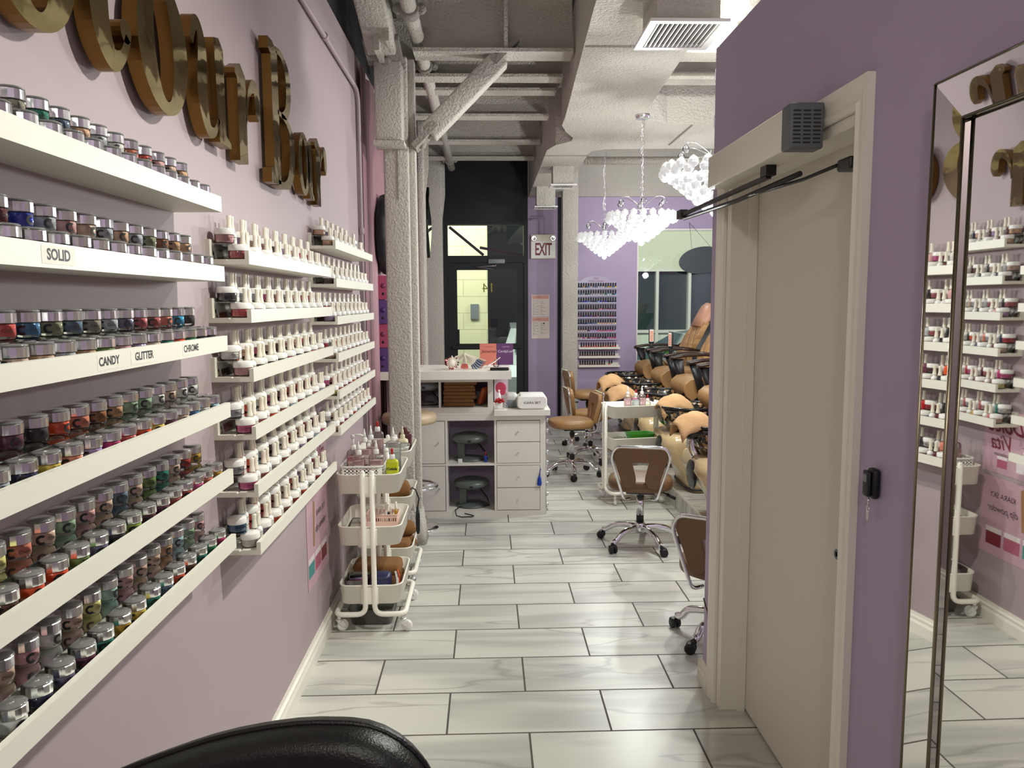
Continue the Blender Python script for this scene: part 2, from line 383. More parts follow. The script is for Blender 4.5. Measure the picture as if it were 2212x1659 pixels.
# entrance door
ed = MB(); ed.box(-.513, -.395, Y0, Y0+.05, .01, 2.098); ed.box(.39, .488, Y0, Y0+.05, .01, 2.098); ed.box(-.395, .39, Y0, Y0+.05, 2.005, 2.098)
ed.box(-.395, .39, Y0, Y0+.05, .01, .25); ed.box(-.46, .46, Y0-.05, Y0-.005, .965, 1.0)
ed.box(-.395, .39, Y0+.02, Y0+.03, .95, 1.03); ed.box(-.395, -.37, Y0-.01, Y0+.04, 1.0, 1.22)
en = struct('door_2', ed, M_BLACK)
obj('pane', MB().box(-.395, .39, Y0+.022, Y0+.028, .25, 2.005), M_WPANE, en)
k = MB(); text(k, '14', .17, FACE_PY(.02, Y0+.031, 1.765), 0); obj('street_number', k, mat('yellow_vinyl', rgb(206, 186, 40), .5), en, 'gold vinyl street number read from outside')
k = MB(); k.rbox(.02, .24, Y0-.07, Y0-.032, 2.085, 2.145, .008); obj('door_closer', k, M_GREY, en)
k = MB(); k.tube([(.13, Y0-.06, 2.08), (.12, Y0-.07, 2.055), (-.14, Y0-.07, 2.045), (.1, Y0-.02, 2.015)], .007, 8); obj('closer_arm', k, M_CHROMES, en)
# window 1 in the purple wall
wn = MB(); wn.box(2.0, 3.9, Y0+.02, Y0+.08, 2.515, 2.54); wn.box(2.0, 2.02, Y0+.02, Y0+.08, .66, 2.54); wn.box(2.0, 3.9, Y0-.03, Y0+.08, .66, .69)
wn1 = struct('window_1', wn, M_WHITE)
obj('pane', MB().box(2.02, 3.9, Y0+.045, Y0+.051, .69, 2.515), M_WPANE, wn1)
# ceiling: corrugated deck high above
ck = MB(); pr = []
x = -1.2; up_ = 0
while x < 4.0:
    pr += [(x, 3.62), (x+.09, 3.62), (x+.11, 3.68), (x+.17, 3.68), (x+.19, 3.62)]; x += .19
ck.loft([[(px, y, pz) for px, pz in pr] for y in (-3.0, 10.5)], 0, False, False, False, False)
struct('ceiling', ck, M_DECK)
# mauve-pink curtain hanging past the shelves
cu = MB(); n = 150; rows = []
for z in (.02, 1.5, 3.02):
    rr = []
    for i in range(n+1):
        t = i/n; y = 4.90+t*2.6; a = .028*math.sin(t*46)+.014*math.sin(t*97+1)
        rr.append((XL+.024+a*.5, y, z))
    rows.append(rr)
cu.loft(rows, 0, False, False, False, True)
o = tag(obj('curtain', cu, M_PINK), 'dusty pink floor-length pleated curtain behind the white column', 'curtain')
sm = o.modifiers.new('thickness', 'SOLIDIFY'); sm.thickness = .004
# conduit
cd = MB(); cd.tube(bend([(XL+.018, -1, 2.86), (XL+.018, 4.86, 2.85), (XL+.018, 4.865, .12)], .10, 8), .012, 10)
for y in (3.9, 2.0): cd.cyl((XL+.018, y-.02, 2.855), (XL+.018, y+.02, 2.855), .017)
cd.cyl((XL+.018, 4.865, 2.0), (XL+.018, 4.865, 2.04), .017)
tag(obj('conduit_pipe', cd, M_WL), 'thin mauve-painted conduit running along the top of the left wall', 'pipe')
# ---------------- steel ----------------
def beam(y, zb, h, x0, x1, fw_=.17, m_=M_STEEL, name='steel_beam', label=''):
    mb = MB(); mb.box(x0, x1, y-fw_/2, y+fw_/2, zb, zb+.022); mb.box(x0, x1, y-.008, y+.008, zb+.022, zb+h); mb.box(x0, x1, y-fw_/2, y+fw_/2, zb+h, zb+h+.02)
    return mb
g = beam(5.03, 3.11, .46, -.44, .545, .19)
for x in (.13,): g.box(x-.012, x+.012, 4.945, 5.02, 3.13, 3.57)
tag(obj('steel_girder', g, M_STEEL), 'deep sprayed steel girder crossing the ceiling from the near column to the duct', 'beam')
g = beam(5.03, 3.11, .46, 1.17, 3.88, .19)
for x in (1.6, 2.9): g.box(x-.012, x+.012, 4.945, 5.02, 3.13, 3.57)
tag(obj('steel_girder', g, M_STEEL), 'bright sprayed steel girder right of the duct, above the partition', 'beam')
mb = beam(5.66, 3.13, .36, 1.18, 3.88, .15); tag(obj('steel_beam', mb, M_STEEL), 'short lit beam right of the duct behind the bright girder', 'beam', 'ceiling beams')
for i, (y, zb, h, lb) in enumerate(((5.62, 3.13, .36, 'first narrow ceiling beam behind the deep girder, grey sprayed steel'), (6.12, 3.17, .40, 'second narrow ceiling beam behind the deep girder, grey sprayed steel'),
        (6.85, 3.15, .40, 'third narrow ceiling beam behind the deep girder, grey sprayed steel'), (7.95, 3.16, .40, 'fourth narrow ceiling beam behind the girder, near the duct branch'), (8.95, 3.18, .36, 'last grey ceiling beam in front of the black end wall'))):
    mb = beam(y, zb, h, XL+.02, .54, .15)
    for kx in range(6):
        x = -.55+kx*.19; mb.box(x, x+.10, y-.06, y+.06, zb+h+.02, zb+h+.06)
    tag(obj('steel_beam', mb, M_STEEL), lb, 'beam', 'ceiling beams')
# first column: wide flange face, lighter web edge, skirt at the foot, boxed haunch above
cl = thing('steel_column', 'near white lumpy sprayed steel column standing beside the cream carts', 'column', (-.55, 5.05, 0))
s_ = MB(); s_.rbox(-.09, .065, -.06, .10, 0, 3.10, .012); s_.rbox(.06, .105, .0, .09, 0, 3.10, .01)
obj('shaft', s_, M_STEEL, cl)
s_ = MB(); s_.loft([[(x*sc, y*sc+.02, z) for x, y in rrect(.25, .22, .03)] for z, sc in ((0, 1.12), (.10, 1.0), (.22, .88))], 0); obj('skirt', s_, M_STEEL, cl)
s_ = MB(); s_.rbox(-.12, .045, -.20, -.05, 2.56, 3.03, .012); s_.box(-.13, .055, -.21, -.04, 2.535, 2.56); s_.prism([(0, 0), (.02, 0), (.012, -.30), (0, -.30)], -.012, .012, 0, Matrix.Translation((.0, -.055, 2.53)) @ Matrix.Rotation(PI/2, 4, 'X') @ Matrix.Rotation(0, 4, 'Z'))
obj('haunch', s_, M_STEEL, cl)
# diagonal braces
def brace(name, a, b_, wd, hd, label):
    a = Vector(a); b_ = Vector(b_); t = thing(name, label, 'brace', a)
    dv = b_-a; L_ = dv.length; R = dv.to_track_quat('Z', 'Y').to_matrix().to_4x4()
    mb = MB(); mb.rbox(-wd/2, wd/2, -hd/2, hd/2, .13, L_-.14, .012, 2, 0, R); obj('brace_bar', mb, M_STEEL, t)
    for z0 in (0, L_-.20):
        mb = MB(); mb.box(-wd*.62, wd*.62, -hd*.16, hd*.16, z0, z0+.2, 0, R)
        for q in (.05, .13): mb.sphere((wd*.1*(1 if q < .1 else -1), -hd*.2, z0+q), .026, 8, 5, 0, (1, .7, 1), R); mb.sphere((wd*.1, hd*.2, z0+q), .026, 8, 5, 0, (1, .7, 1), R)
        obj('gusset_plate', mb, M_STEELD, t)
    return t
brace('diagonal_brace', (-.45, 5.04, 2.55), (.20, 5.04, 3.20), .13, .12, 'diagonal white-sprayed brace from the near column up to the girder')
t = brace('diagonal_brace', (-.60, 4.90, 3.03), (-.66, 3.75, 3.60), .17, .14, 'sprayed brace rising from the near column toward the viewer over the wall')
mb = MB(); mb.box(-.03, .0, -.30, -.06, -.02, .12); mb.box(.04, .06, -.34, -.06, .02, .16); obj('stiffener', mb, M_STEEL, t)
# further columns along the same wall
for (y, x0, x1, zt, lb) in ((7.55, XL+.14, -.585, 3.6, 'middle sprayed column seen just behind the near white column'), (9.55, XL+.02, -.535, 3.6, 'farthest wide pale column beside the black entrance wall')):
    mb = MB(); mb.rbox(x0, x1, y-.08, y+.14, 0, zt, .015)
    mb.prism([(0, 0), (.05, .42), (.05, 1.0), (0, 1.0)], -.02, .02, 0, FACE_MY(x1-.01, y, 2.45))
    tag(obj('steel_column', mb, M_STEEL), lb, 'column', 'columns along the left wall')
# white column right of the exit sign
mb = MB(); mb.rbox(.955, 1.155, 9.85, 10.05, 0, 3.6, .012)
tag(obj('steel_column', mb, M_STEEL), 'slim white column beside the exit sign and polish wall rack', 'column')
# sprinkler pipe
t = thing('sprinkler_pipe', 'thick lumpy white sprinkler pipe with couplings along the ceiling', 'pipe')
mb = MB(); mb.cyl((-.415, 2.0, 3.2), (-.415, 9.6, 3.2), .043, 14); obj('pipe', mb, M_STEEL, t)
for y in (5.55, 4.5, 7.3, 9.1):
    mb = MB(); mb.cyl((-.415, y-.05, 3.2), (-.415, y+.05, 3.2), .056, 14); mb.box(-.49, -.34, y-.02, y+.02, 3.175, 3.225); mb.sphere((-.35, y, 3.2), .03, 8, 5); mb.sphere((-.48, y, 3.2), .03, 8, 5); obj('coupling', mb, M_STEELD, t)
# ---------------- ducts ----------------
t = thing('ceiling_duct', 'long white coated rectangular air duct with a side branch under the ceiling', 'duct')
mb = MB()
rings = []
for y, x0, x1, zb in ((2.2, .47, 1.06, 2.96), (3.9, .52, 1.10, 2.96), (6.0, .60, 1.18, 2.96)):
    rings.append([(x0, y, zb), (x1, y, zb), (x1, y, 3.44), (x0, y, 3.44)])
mb.loft(rings, 0, True, True, True, False); obj('main_run', mb, M_DUCT, t)
mb = MB(); out = [(1.18, 6.0), (1.30, 6.12), (1.42, 6.20), (3.88, 6.25), (3.88, 7.10), (1.1, 7.2), (.98, 7.3), (.96, 7.5), (.56, 7.5), (.56, 7.25), (.62, 7.02), (.74, 6.85), (.74, 6.72), (.66, 6.5), (.60, 6.25), (.60, 6.0)]
mb.prism(out, 2.96, 3.44); obj('branch', mb, M_DUCT, t)
mb = MB(); mb.box(.56, .965, 7.5, 10.28, 2.96, 3.36); obj('far_run', mb, M_DUCT, t)
for q in ((.545, 1.125, 4.344, 4.356), (.51, 1.09, 3.294, 3.306), (1.62, 1.632, 6.22, 7.0), (.56, .97, 7.49, 7.51)):
    obj('seam', MB().box(*q, 2.953, 3.0), M_STEELD, t)
def register(x0, x1, y0, y1, zt, zg, tilt, lb, nsl=13):
    t = thing('air_register', lb, 'vent', ((x0+x1)/2, (y0+y1)/2, zg), 0, 'air registers under the duct')
    w2, d2 = (x1-x0)/2, (y1-y0)/2
    mb = MB(); mb.box(-w2*.8, w2*.8, -d2*.8, d2*.8, .012, zt-zg); obj('stub', mb, M_DUCT, t)
    T = Matrix.Rotation(tilt, 4, 'X')
    mb = MB(); e = .035
    mb.box(-w2, w2, -d2, -d2+e, -.006, .008, 0, T); mb.box(-w2, w2, d2-e, d2, -.006, .008, 0, T); mb.box(-w2, -w2+e, -d2+e, d2-e, -.006, .008, 0, T); mb.box(w2-e, w2, -d2+e, d2-e, -.006, .008, 0, T); obj('frame', mb, M_WHITEP, t)
    mb = MB()
    for i in range(nsl):
        x = -w2+e+(2*w2-2*e)*(i+.5)/nsl; mb.box(x-.003, x+.003, -d2+e, d2-e, -.004, .01, 0, T)
    mb.box(-w2+e, w2-e, -d2+e, d2-e, .010, .012, 1, T)
    obj('louvers', mb, [M_WHITEP, mat('duct_inside', rgb(70, 72, 74), .8)], t)
register(.74, 1.10, 3.58, 3.98, 2.96, 2.83, 0, 'large white slatted air register under the duct near the viewer')
register(.66, .93, 8.05, 8.33, 2.96, 2.77, 0, 'second white air register, lower middle of the duct run', 11)
register(.58, .86, 9.45, 9.72, 2.96, 2.72, 0, 'farthest small air register, above the exit sign', 11)
# pipe rail and dark beam behind the branch
mb = MB(); mb.cyl((1.0, 8.0, 3.0), (3.88, 8.0, 3.0), .04); tag(obj('ceiling_pipe', mb, M_STEEL), 'horizontal white pipe across the right side behind the duct branch', 'pipe')
# ================= picture-ledge shelves =================
def ledge_mb(L_, lip=.038, back=.07):
    """cross-section in (x from wall, z), run along +Y; front lip and taller back, mitred ends"""
    mb = MB(); pts = [(0, 0), (.12, 0), (.12, lip), (.108, lip), (.108, .014), (.064, .014), (.060, .010), (.056, .014), (.012, .014), (.012, back), (0, back)]
    rings = [[(x, y, z) for x, z in pts] for y in (0, L_)]
    mb.loft(rings, 0, True, True, True, False)
    return mb
def stickers(mb, lst):
    for s_, y, size in lst:
        w_ = size*.62*len(s_)+.01
        mb.box(.12, .1203, y-w_/2, y+w_/2, .010, .032, 1)
        text(mb, s_, size, FACE_X(.1205, y, .021), 2)
M_STK = mat('sticker_paper', rgb(232, 228, 214), .5)
SHELF_SETS = {}
Y_A, Y_B, Y_C = .855, 2.215, 3.48
ZA = [1.810, 1.637, 1.462, 1.290, 1.116, .942]
ZB = [1.691, 1.527, 1.359, 1.192, 1.024, .852]
ZC = [1.820, 1.652, 1.485, 1.318, 1.150, .985]
sets = (('near', Y_A, ZA, 1.15), ('middle', Y_B, ZB, 1.15), ('far', Y_C, ZC, 1.11))
me_cache = {}
for nm, y0, zs, L_ in sets:
    for i, z in enumerate(zs):
        t = thing('picture_ledge', f'white wall ledge, {ORD[i+1]} from the top in the {nm} block of six', 'shelf', (XL, y0, z), 0, 'white picture ledges on the mauve wall')
        if L_ not in me_cache: me_cache[L_] = ledge_mb(L_).mesh('ledge', [M_SHELF])
        link('ledge', me_cache[L_], t)
        st = {('near', 1): [('SOLID', .215+.17, .024)], ('near', 2): [('CANDY', .525, .021), ('GLITTER', .665, .021), ('CHROME', .905, .021)]}.get((nm, i))
        if st:
            for s_, y, size in st:
                mb = MB(); w_ = size*.72*len(s_)+.008; mb.box(.12, .1204, y-w_/2, y+w_/2, .006, .034, 0); text(mb, s_, size*1.0, FACE_X(.1207, y, .020), 1, bold=.0006)
                obj('name_sticker', mb, [M_STK, M_INK], t, 'black capital lettering on a pale sticker')
        if nm != 'near':
            mb = MB(); mb.box(.0121, .0126, .012, .05, .018, .062, 0)
            for q in (.028, .044): mb.box(.0127, .0130, .022, .036, q, q+.010, 1)
            obj('code_sticker', mb, [M_STK, M_INK], t)
        # a clear acrylic riser carries the back row
        rh = .045 if nm != 'near' else .049
        mb = MB(); mb.prism([(0, 0), (.004, 0), (.030, rh-.004), (.064, rh-.004), (.064, rh), (.0, rh)] if False else [(.010, 0), (.014, 0), (.004+.004, rh-.003), (.058, rh-.003), (.060, rh), (.0, rh), (.0, rh-.004)], 0, L_-.03, 0, Matrix(((1, 0, 0, 0), (0, 0, 1, 0), (0, 1, 0, 0), (0, 0, 0, 1))))
        rz_ = obj('display_riser', mb, clear('grey_riser_acrylic', (.70, .72, .66), .12, .18), None, None, (XL+.0125, y0+.015, z+.0145))
        tag(rz_, f'clear acrylic riser lying on the {ORD[i+1]} ledge from the top, {nm} block', 'display riser', 'clear risers on the ledges')

# ---------------- silver-lidded powder jars (near block) ----------------
R_J = .0215
jb = MB(); jb.lathe([(.0150, 0), (.0198, .0015), (R_J, .005), (R_J, .0225), (.0202, .0275)], 22, 0)
me_glass = jb.mesh('glass_jar', [M_GLASS])
jp = MB(); jp.lathe([(.0188, .0070), (.0202, .0085), (.0202, .0245), (.0188, .0262)], 22, 0); me_pow = jp.mesh('powder_fill', [None])
jl = MB()
nn = 32; rg = lambda r, z: [((r*(1 if q % 2 else .975))*math.cos(2*PI*q/nn), (r*(1 if q % 2 else .975))*math.sin(2*PI*q/nn), z) for q in range(nn)]
jl.loft([rg(.0212, .0268), rg(.0222, .0278), rg(.0222, .0425), rg(.0210, .0438)], 0, True, True, True, False)   # ridged silver band
jl.lathe([(.0208, .0440), (.0219, .0450), (.0217, .0462), (.0195, .0476), (.0001, .0480)], 22, 1)
me_lid = jl.mesh('lid', [M_CHROMES, mat('lid_top_plastic', rgb(128, 128, 126), .07, coat=1.)])
logos = []
for v in range(2):
    lg = MB(); rr = R_J+.0004; n = 12; a0, a1 = .85, 2*PI-.85; inner, outer = .0042, .0086; vs_ = []; fs = []
    for k in range(n+1):
        a = a0+(a1-a0)*k/n
        for q in (inner, outer): u, vv = q*math.cos(a)-.004, q*math.sin(a); vs_.append((rr*math.cos(u/rr), rr*math.sin(u/rr), .0150+vv))
    for k in range(n): fs.append((2*k, 2*k+1, 2*k+3, 2*k+2))
    lg.add(vs_, fs, 0)
    textcyl(lg, 'Chisel', .0075, rr, .0155, .72, 0)
    logos.append(lg.mesh('logo_print', [M_INK]))
NAMED = {'yellow': (232, 204, 90), 'coral': (226, 96, 92), 'denim blue': (66, 128, 176), 'olive grey': (150, 152, 118), 'slate blue': (104, 124, 146), 'warm grey': (160, 154, 136), 'silver': (190, 192, 198),
  'violet grey': (112, 106, 136), 'rose': (196, 98, 104), 'dusty rose': (186, 90, 88), 'peach': (232, 140, 118), 'sky blue': (60, 168, 208), 'charcoal': (58, 50, 58), 'dark red': (104, 18, 34), 'royal blue': (36, 60, 190),
  'pale pink': (226, 176, 176), 'beige': (224, 182, 148), 'white': (236, 234, 228), 'orange': (236, 88, 34), 'salmon': (226, 140, 112), 'bronze': (160, 100, 50), 'tan': (206, 160, 118), 'sage': (168, 192, 162), 'mint': (180, 212, 200),
  'teal': (24, 132, 112), 'gold': (198, 156, 44), 'plum': (110, 40, 74), 'purple': (98, 50, 150), 'brick': (176, 52, 40), 'lime': (158, 184, 66), 'magenta': (204, 44, 120), 'black': (28, 26, 30), 'red': (196, 24, 38),
  'pale yellow': (236, 228, 150), 'pale blue': (186, 212, 222), 'moss green': (112, 140, 62), 'navy': (34, 38, 78), 'pink': (226, 96, 160), 'wine': (92, 14, 40), 'nude': (222, 190, 170), 'brown': (96, 56, 40), 'hot orange': (250, 92, 30), 'lilac': (190, 160, 206), 'green': (20, 130, 84)}
def pmat(n, suffix='powder', rough=.8, coat=0.):
    return mat(n.replace(' ', '_')+'_'+suffix, rgb(*NAMED[n]), rough, coat=coat)
jt = thing('powder_jar', 'x', 'powder jar', (0, 0, -5), 0, 'silver-lidded powder jars')
for nme, me in (('glass_jar', me_glass), ('powder_fill', me_pow), ('lid', me_lid), ('logo_print', logos[0])):
    c_ = link(nme, me, jt)
    if nme == 'powder_fill': c_.material_slots[0].link = 'OBJECT'
    if nme == 'lid': c_['label'] = 'silver facetted lid with a clear top'
    if nme == 'logo_print': c_['label'] = 'black C mark and brand lettering'
BACK = {
 0: ['silver', 'brick', 'red', 'purple', 'warm grey', 'teal', 'slate blue', 'beige', 'silver', 'white', 'salmon', 'coral', 'pale pink', 'nude', 'beige'],
 1: ['bronze', 'brown', 'brick', 'dark red', 'royal blue', 'silver', 'pale pink', 'nude', 'silver', 'beige', 'silver', 'olive grey', 'bronze', 'tan', 'beige'],
 2: ['red', 'pink', 'yellow', 'coral', 'denim blue', 'olive grey', 'slate blue', 'warm grey', 'silver', 'violet grey', 'rose', 'dusty rose', 'peach', 'sky blue', 'charcoal'],
 3: ['silver', 'teal', 'white', 'plum', 'charcoal', 'orange', 'salmon', 'bronze', 'tan', 'sage', 'sage', 'white', 'nude', 'white', 'white'],
 4: ['gold', 'beige', 'pale yellow', 'salmon', 'nude', 'sage', 'pale pink', 'nude', 'slate blue', 'nude', 'moss green', 'teal', 'nude', 'brick', 'gold'],
 5: ['white', 'pale blue', 'nude', 'pale pink', 'white', 'nude', 'pale yellow', 'mint', 'pale pink', 'nude', 'nude', 'tan', 'pale blue', 'sage', 'pale pink']}
FRONT = {
 0: ['wine', 'red', 'black', 'navy', 'slate blue', 'plum', 'charcoal', 'silver', 'violet grey', 'rose', 'coral', 'dusty rose', 'beige', 'nude', 'white'],
 1: ['black', 'red', 'dark red', 'navy', 'teal', 'wine', 'magenta', 'rose', 'wine', 'silver', 'salmon', 'lilac', 'orange', 'tan', 'coral'],
 2: ['pale blue', 'mint', 'nude', 'beige', 'silver', 'tan', 'moss green', 'pale pink', 'lilac', 'nude', 'teal', 'hot orange', 'green', 'black', 'charcoal'],
 3: ['plum', 'silver', 'navy', 'yellow', 'salmon', 'lilac', 'magenta', 'coral', 'orange', 'yellow', 'plum', 'nude', 'denim blue', 'white', 'pale blue'],
 4: ['teal', 'brown', 'orange', 'orange', 'moss green', 'violet grey', 'black', 'lime', 'wine', 'plum', 'dusty rose', 'brick', 'pink', 'peach', 'gold'],
 5: ['silver', 'white', 'navy', 'violet grey', 'plum', 'teal', 'gold', 'yellow', 'teal', 'slate blue', 'orange', 'brown', 'teal', 'green', 'magenta']}
PIT = .0668
for i, z in enumerate(ZA):
    for row in ('back', 'front'):
        cols = (BACK if row == 'back' else FRONT)[i]
        for k in range(15):
            y = (1.985-.0335 if row == 'back' else 1.967) - (14-k)*PIT + random.uniform(-.0015, .0015)
            if y < 1.02 and i < 5: continue
            x = XL+.037 if row == 'back' else XL+.0835
            zz = z+.0145 + (.0495 if row == 'back' else 0)
            c = cols[k]
            r, ch = dup(jt, (x, y, zz), random.uniform(-1.25, .25) + (-.15), f'{c} powder jar, {ORD[15-k]} from the right end, {row} row of {ORD[i+1]} near ledge')
            for o in ch:
                if o.name.startswith('powder_fill'): o.material_slots[0].material = pmat(c)
drop(jt)

# ---------------- cream-lidded jars and bottles ----------------
wj = MB(); wj.lathe([(.021, 0), (.0255, .002), (.0268, .006), (.0268, .024), (.0262, .026)], 22, 0)
me_wg = wj.mesh('jar', [clear('jar_plastic', (.93, .92, .92), .06, .08)])
wp = MB(); wp.lathe([(.0222, .0035), (.0250, .006), (.0250, .0225), (.0235, .0245)], 20, 0); me_wp = wp.mesh('powder_fill', [None])
wt = MB(); textcyl(wt, 'KIARA SKY', .0062, .0270, .0165, 0, 0); me_wt = wt.mesh('brand_print', [M_INK])
wl = MB(); wl.lathe([(.0275, .0245), (.0280, .0255), (.0280, .0405), (.0268, .0425), (.0001, .0427)], 26, 0); me_wl = wl.mesh('lid', [M_WHITEP])
kj = thing('dip_powder_jar', 'x', 'dip powder jar', (0, 0, -5), 0, 'white-lidded dip powder jars')
for nme, me in (('jar', me_wg), ('powder_fill', me_wp), ('brand_print', me_wt), ('lid', me_wl)):
    c_ = link(nme, me, kj)
    if nme == 'powder_fill': c_.material_slots[0].link = 'OBJECT'
capp = [(.0078, 0), (.0090, .001), (.0088, .004), (.0068, .016), (.0062, .026), (.0072, .040), (.0068, .0425), (.0001, .0430)]
def bottle_proto(name, cat, body_prof, kind):
    t = thing(name, 'x', cat, (0, 0, -5)); b1 = MB(); b1.lathe(body_prof, 18, 0); me = b1.mesh('bottle', [None if kind == 'lac' else M_WHITEP]); o = link('bottle', me, t)
    if kind == 'lac': o.material_slots[0].link = 'OBJECT'
    c1 = MB(); c1.lathe([(r, z+.041) for r, z in capp], 16, 0); o = link('cap', c1.mesh('cap', [M_CREAMP]), t); o['label'] = 'cream flared cap'
    if kind == 'gel':
        k1 = MB(); textcyl(k1, 'KIARA SKY', .0052, .01415, .022, 0, 0); textcyl(k1, 'gel polish', .0032, .01415, .0165, 0, 0); link('brand_print', k1.mesh('brand_print', [M_INK]), t)
    return t
gel = bottle_proto('gel_polish_bottle', 'gel polish bottle', [(.0125, 0), (.0138, .002), (.0138, .028), (.0115, .035), (.0072, .038), (.0070, .043)], 'gel')
lac = bottle_proto('nail_lacquer_bottle', 'nail lacquer bottle', [(.0118, 0), (.0132, .002), (.0132, .027), (.0112, .033), (.0066, .036), (.0064, .040)], 'lac')
gel['group'] = 'white gel polish bottles'; lac['group'] = 'clear glass lacquer bottles'
JW = ['nude', 'pale pink', 'rose', 'lilac', 'coral', 'pink', 'silver', 'nude', 'dusty rose', 'hot orange', 'pale blue', 'magenta', 'white', 'red', 'wine', 'beige']
LW = ['wine', 'dark red', 'red', 'black', 'navy', 'magenta', 'brown', 'gold', 'red', 'teal', 'plum', 'wine', 'black', 'dark red', 'rose', 'orange', 'peach', 'nude']
FIX = {('middle', 0, 'front', 0): ('rose', 'nude'), ('middle', 0, 'back', 0): ('pale pink', 'red'), ('middle', 1, 'front', 0): ('coral', 'red'), ('middle', 1, 'back', 0): ('charcoal', 'plum'), ('middle', 2, 'front', 0): ('pale pink', 'brown'),
  ('middle', 2, 'back', 0): ('white', 'hot orange'), ('middle', 3, 'front', 0): ('pink', 'magenta'), ('middle', 3, 'back', 0): ('silver', 'navy'), ('middle', 4, 'front', 0): ('pink', 'magenta'), ('middle', 4, 'back', 0): ('silver', 'hot orange'),
  ('middle', 5, 'front', 0): ('white', 'wine'), ('middle', 5, 'back', 0): ('denim blue', 'sky blue'), ('middle', 4, 'back', 1): ('hot orange', 'orange'), ('middle', 5, 'back', 1): ('hot orange', 'hot orange'), ('far', 4, 'front', 0): ('pale yellow', 'brown'), ('far', 5, 'front', 0): ('nude', 'rose')}
for nm, y0, zs in (('middle', Y_B, ZB), ('far', Y_C, ZC)):
    for i, z in enumerate(zs):
        warm = (i >= 3)
        for row in ('back', 'front'):
            for g_ in range(9):
                yb = y0+.012+g_*.1215
                x = XL+.0405 if row == 'back' else XL+.078
                zz = z+.0145 + (.0455 if row == 'back' else 0)
                rnd = random.Random(hash((nm == 'far', i, row == 'back', g_)) & 0xffff)
                cj, cb = FIX.get((nm, i, row, g_), (rnd.choice(JW[2:15] if warm else JW[:8]+['beige', 'brown', 'charcoal']), rnd.choice(LW if warm else ['wine', 'black', 'navy', 'nude', 'silver', 'red', 'black', 'brown', 'pale pink', 'white'])))
                if nm == 'far' and i == 0 and g_ in (6, 8) : continue
                lb = f'{ORD[g_+1]} from near end, {row} row, {ORD[i+1]} ledge, {nm} block'
                jx = x+(.004 if row == 'front' else 0)
                r, ch = dup(kj, (x, yb+.030, zz), rnd.uniform(-.9, .1), f'{cj} dip jar, {lb}')
                for o in ch:
                    if o.name.startswith('powder_fill'): o.material_slots[0].material = pmat(cj)
                r, ch = dup(lac, (x, yb+.0745, zz), 0, f'{cb} lacquer bottle, {lb}')
                for o in ch:
                    if o.name.startswith('bottle'): o.material_slots[0].material = pmat(cb, 'lacquer', .08, 1.)
                dup(gel, (x+(-.002 if row == 'back' else .002), yb+.1035, zz), rnd.uniform(-.9, .1), f'white gel bottle, {lb}')
drop(kj); drop(gel); drop(lac)

# ================= gold lettering =================
def stroke(mb, pts, T):
    """tapering stroke: list of (u, v, halfwidth); flat front, straight sides, rounded by resampling"""
    P = []
    n = len(pts)
    for i in range(n-1):                                   # Catmull-Rom resample
        p0, p1, p2, p3 = pts[max(i-1, 0)], pts[i], pts[i+1], pts[min(i+2, n-1)]
        for k in range(8):
            t_ = k/8; P.append([.5*((2*b1)+(-a+c_)*t_+(2*a-5*b1+4*c_-d_)*t_*t_+(-a+3*b1-3*c_+d_)*t_**3) for a, b1, c_, d_ in zip(p0, p1, p2, p3)])
    P.append(list(pts[-1])); L_, R_ = [], []
    for i, (u, v, hw) in enumerate(P):
        a = P[max(i-1, 0)]; b_ = P[min(i+1, len(P)-1)]; du, dv = b_[0]-a[0], b_[1]-a[1]; q = math.hypot(du, dv) or 1
        L_.append((u-dv/q*hw, v+du/q*hw)); R_.append((u+dv/q*hw, v-du/q*hw))
    for i in range(len(P)-1):
        quad = [R_[i], R_[i+1], L_[i+1], L_[i]]
        vs_ = [(a, b_, 0) for a, b_ in quad]+[(a, b_, .032) for a, b_ in quad]
        mb.add(vs_, [(4, 5, 6, 7), (3, 2, 1, 0)], 0, False, T); mb.add(vs_, [(0, 1, 5, 4), (2, 3, 7, 6)], 1, False, T)
        if i == 0: mb.add(vs_, [(3, 0, 4, 7)], 1, False, T)
        if i == len(P)-2: mb.add(vs_, [(1, 2, 6, 5)], 1, False, T)
def blk_(mb, pts, T): mb.prism(pts, 0, .032, 0, T, False, 1)
def ring(mb, cx, cy, ao, bo, ai, bi, T, tilt=0):
    n = 40; o_ = []; i_ = []
    for k in range(n):
        a = 2*PI*k/n; o_.append((cx+ao*math.cos(a), cy+bo*math.sin(a))); u, v = ai*math.cos(a), bi*math.sin(a); i_.append((cx+u*math.cos(tilt)-v*math.sin(tilt), cy+u*math.sin(tilt)+v*math.cos(tilt)))
    vs_ = [(x, y, 0) for x, y in o_+i_]+[(x, y, .032) for x, y in o_+i_]
    for k in range(n):
        j = (k+1) % n
        mb.add(vs_, [(2*n+k, 2*n+j, 3*n+j, 3*n+k)], 0, False, T) if k == 0 else mb.f.append(tuple(q+base_ for q in (2*n+k, 2*n+j, 3*n+j, 3*n+k)))
        if k == 0: base_ = len(mb.v)-len(vs_)
        else: mb.m.append(0); mb.sm.append(False)
        mb.f.append(tuple(q+base_ for q in (k, j, 2*n+j, 2*n+k))); mb.m.append(1); mb.sm.append(False)
        mb.f.append(tuple(q+base_ for q in (n+j, n+k, 3*n+k, 3*n+j))); mb.m.append(1); mb.sm.append(False)
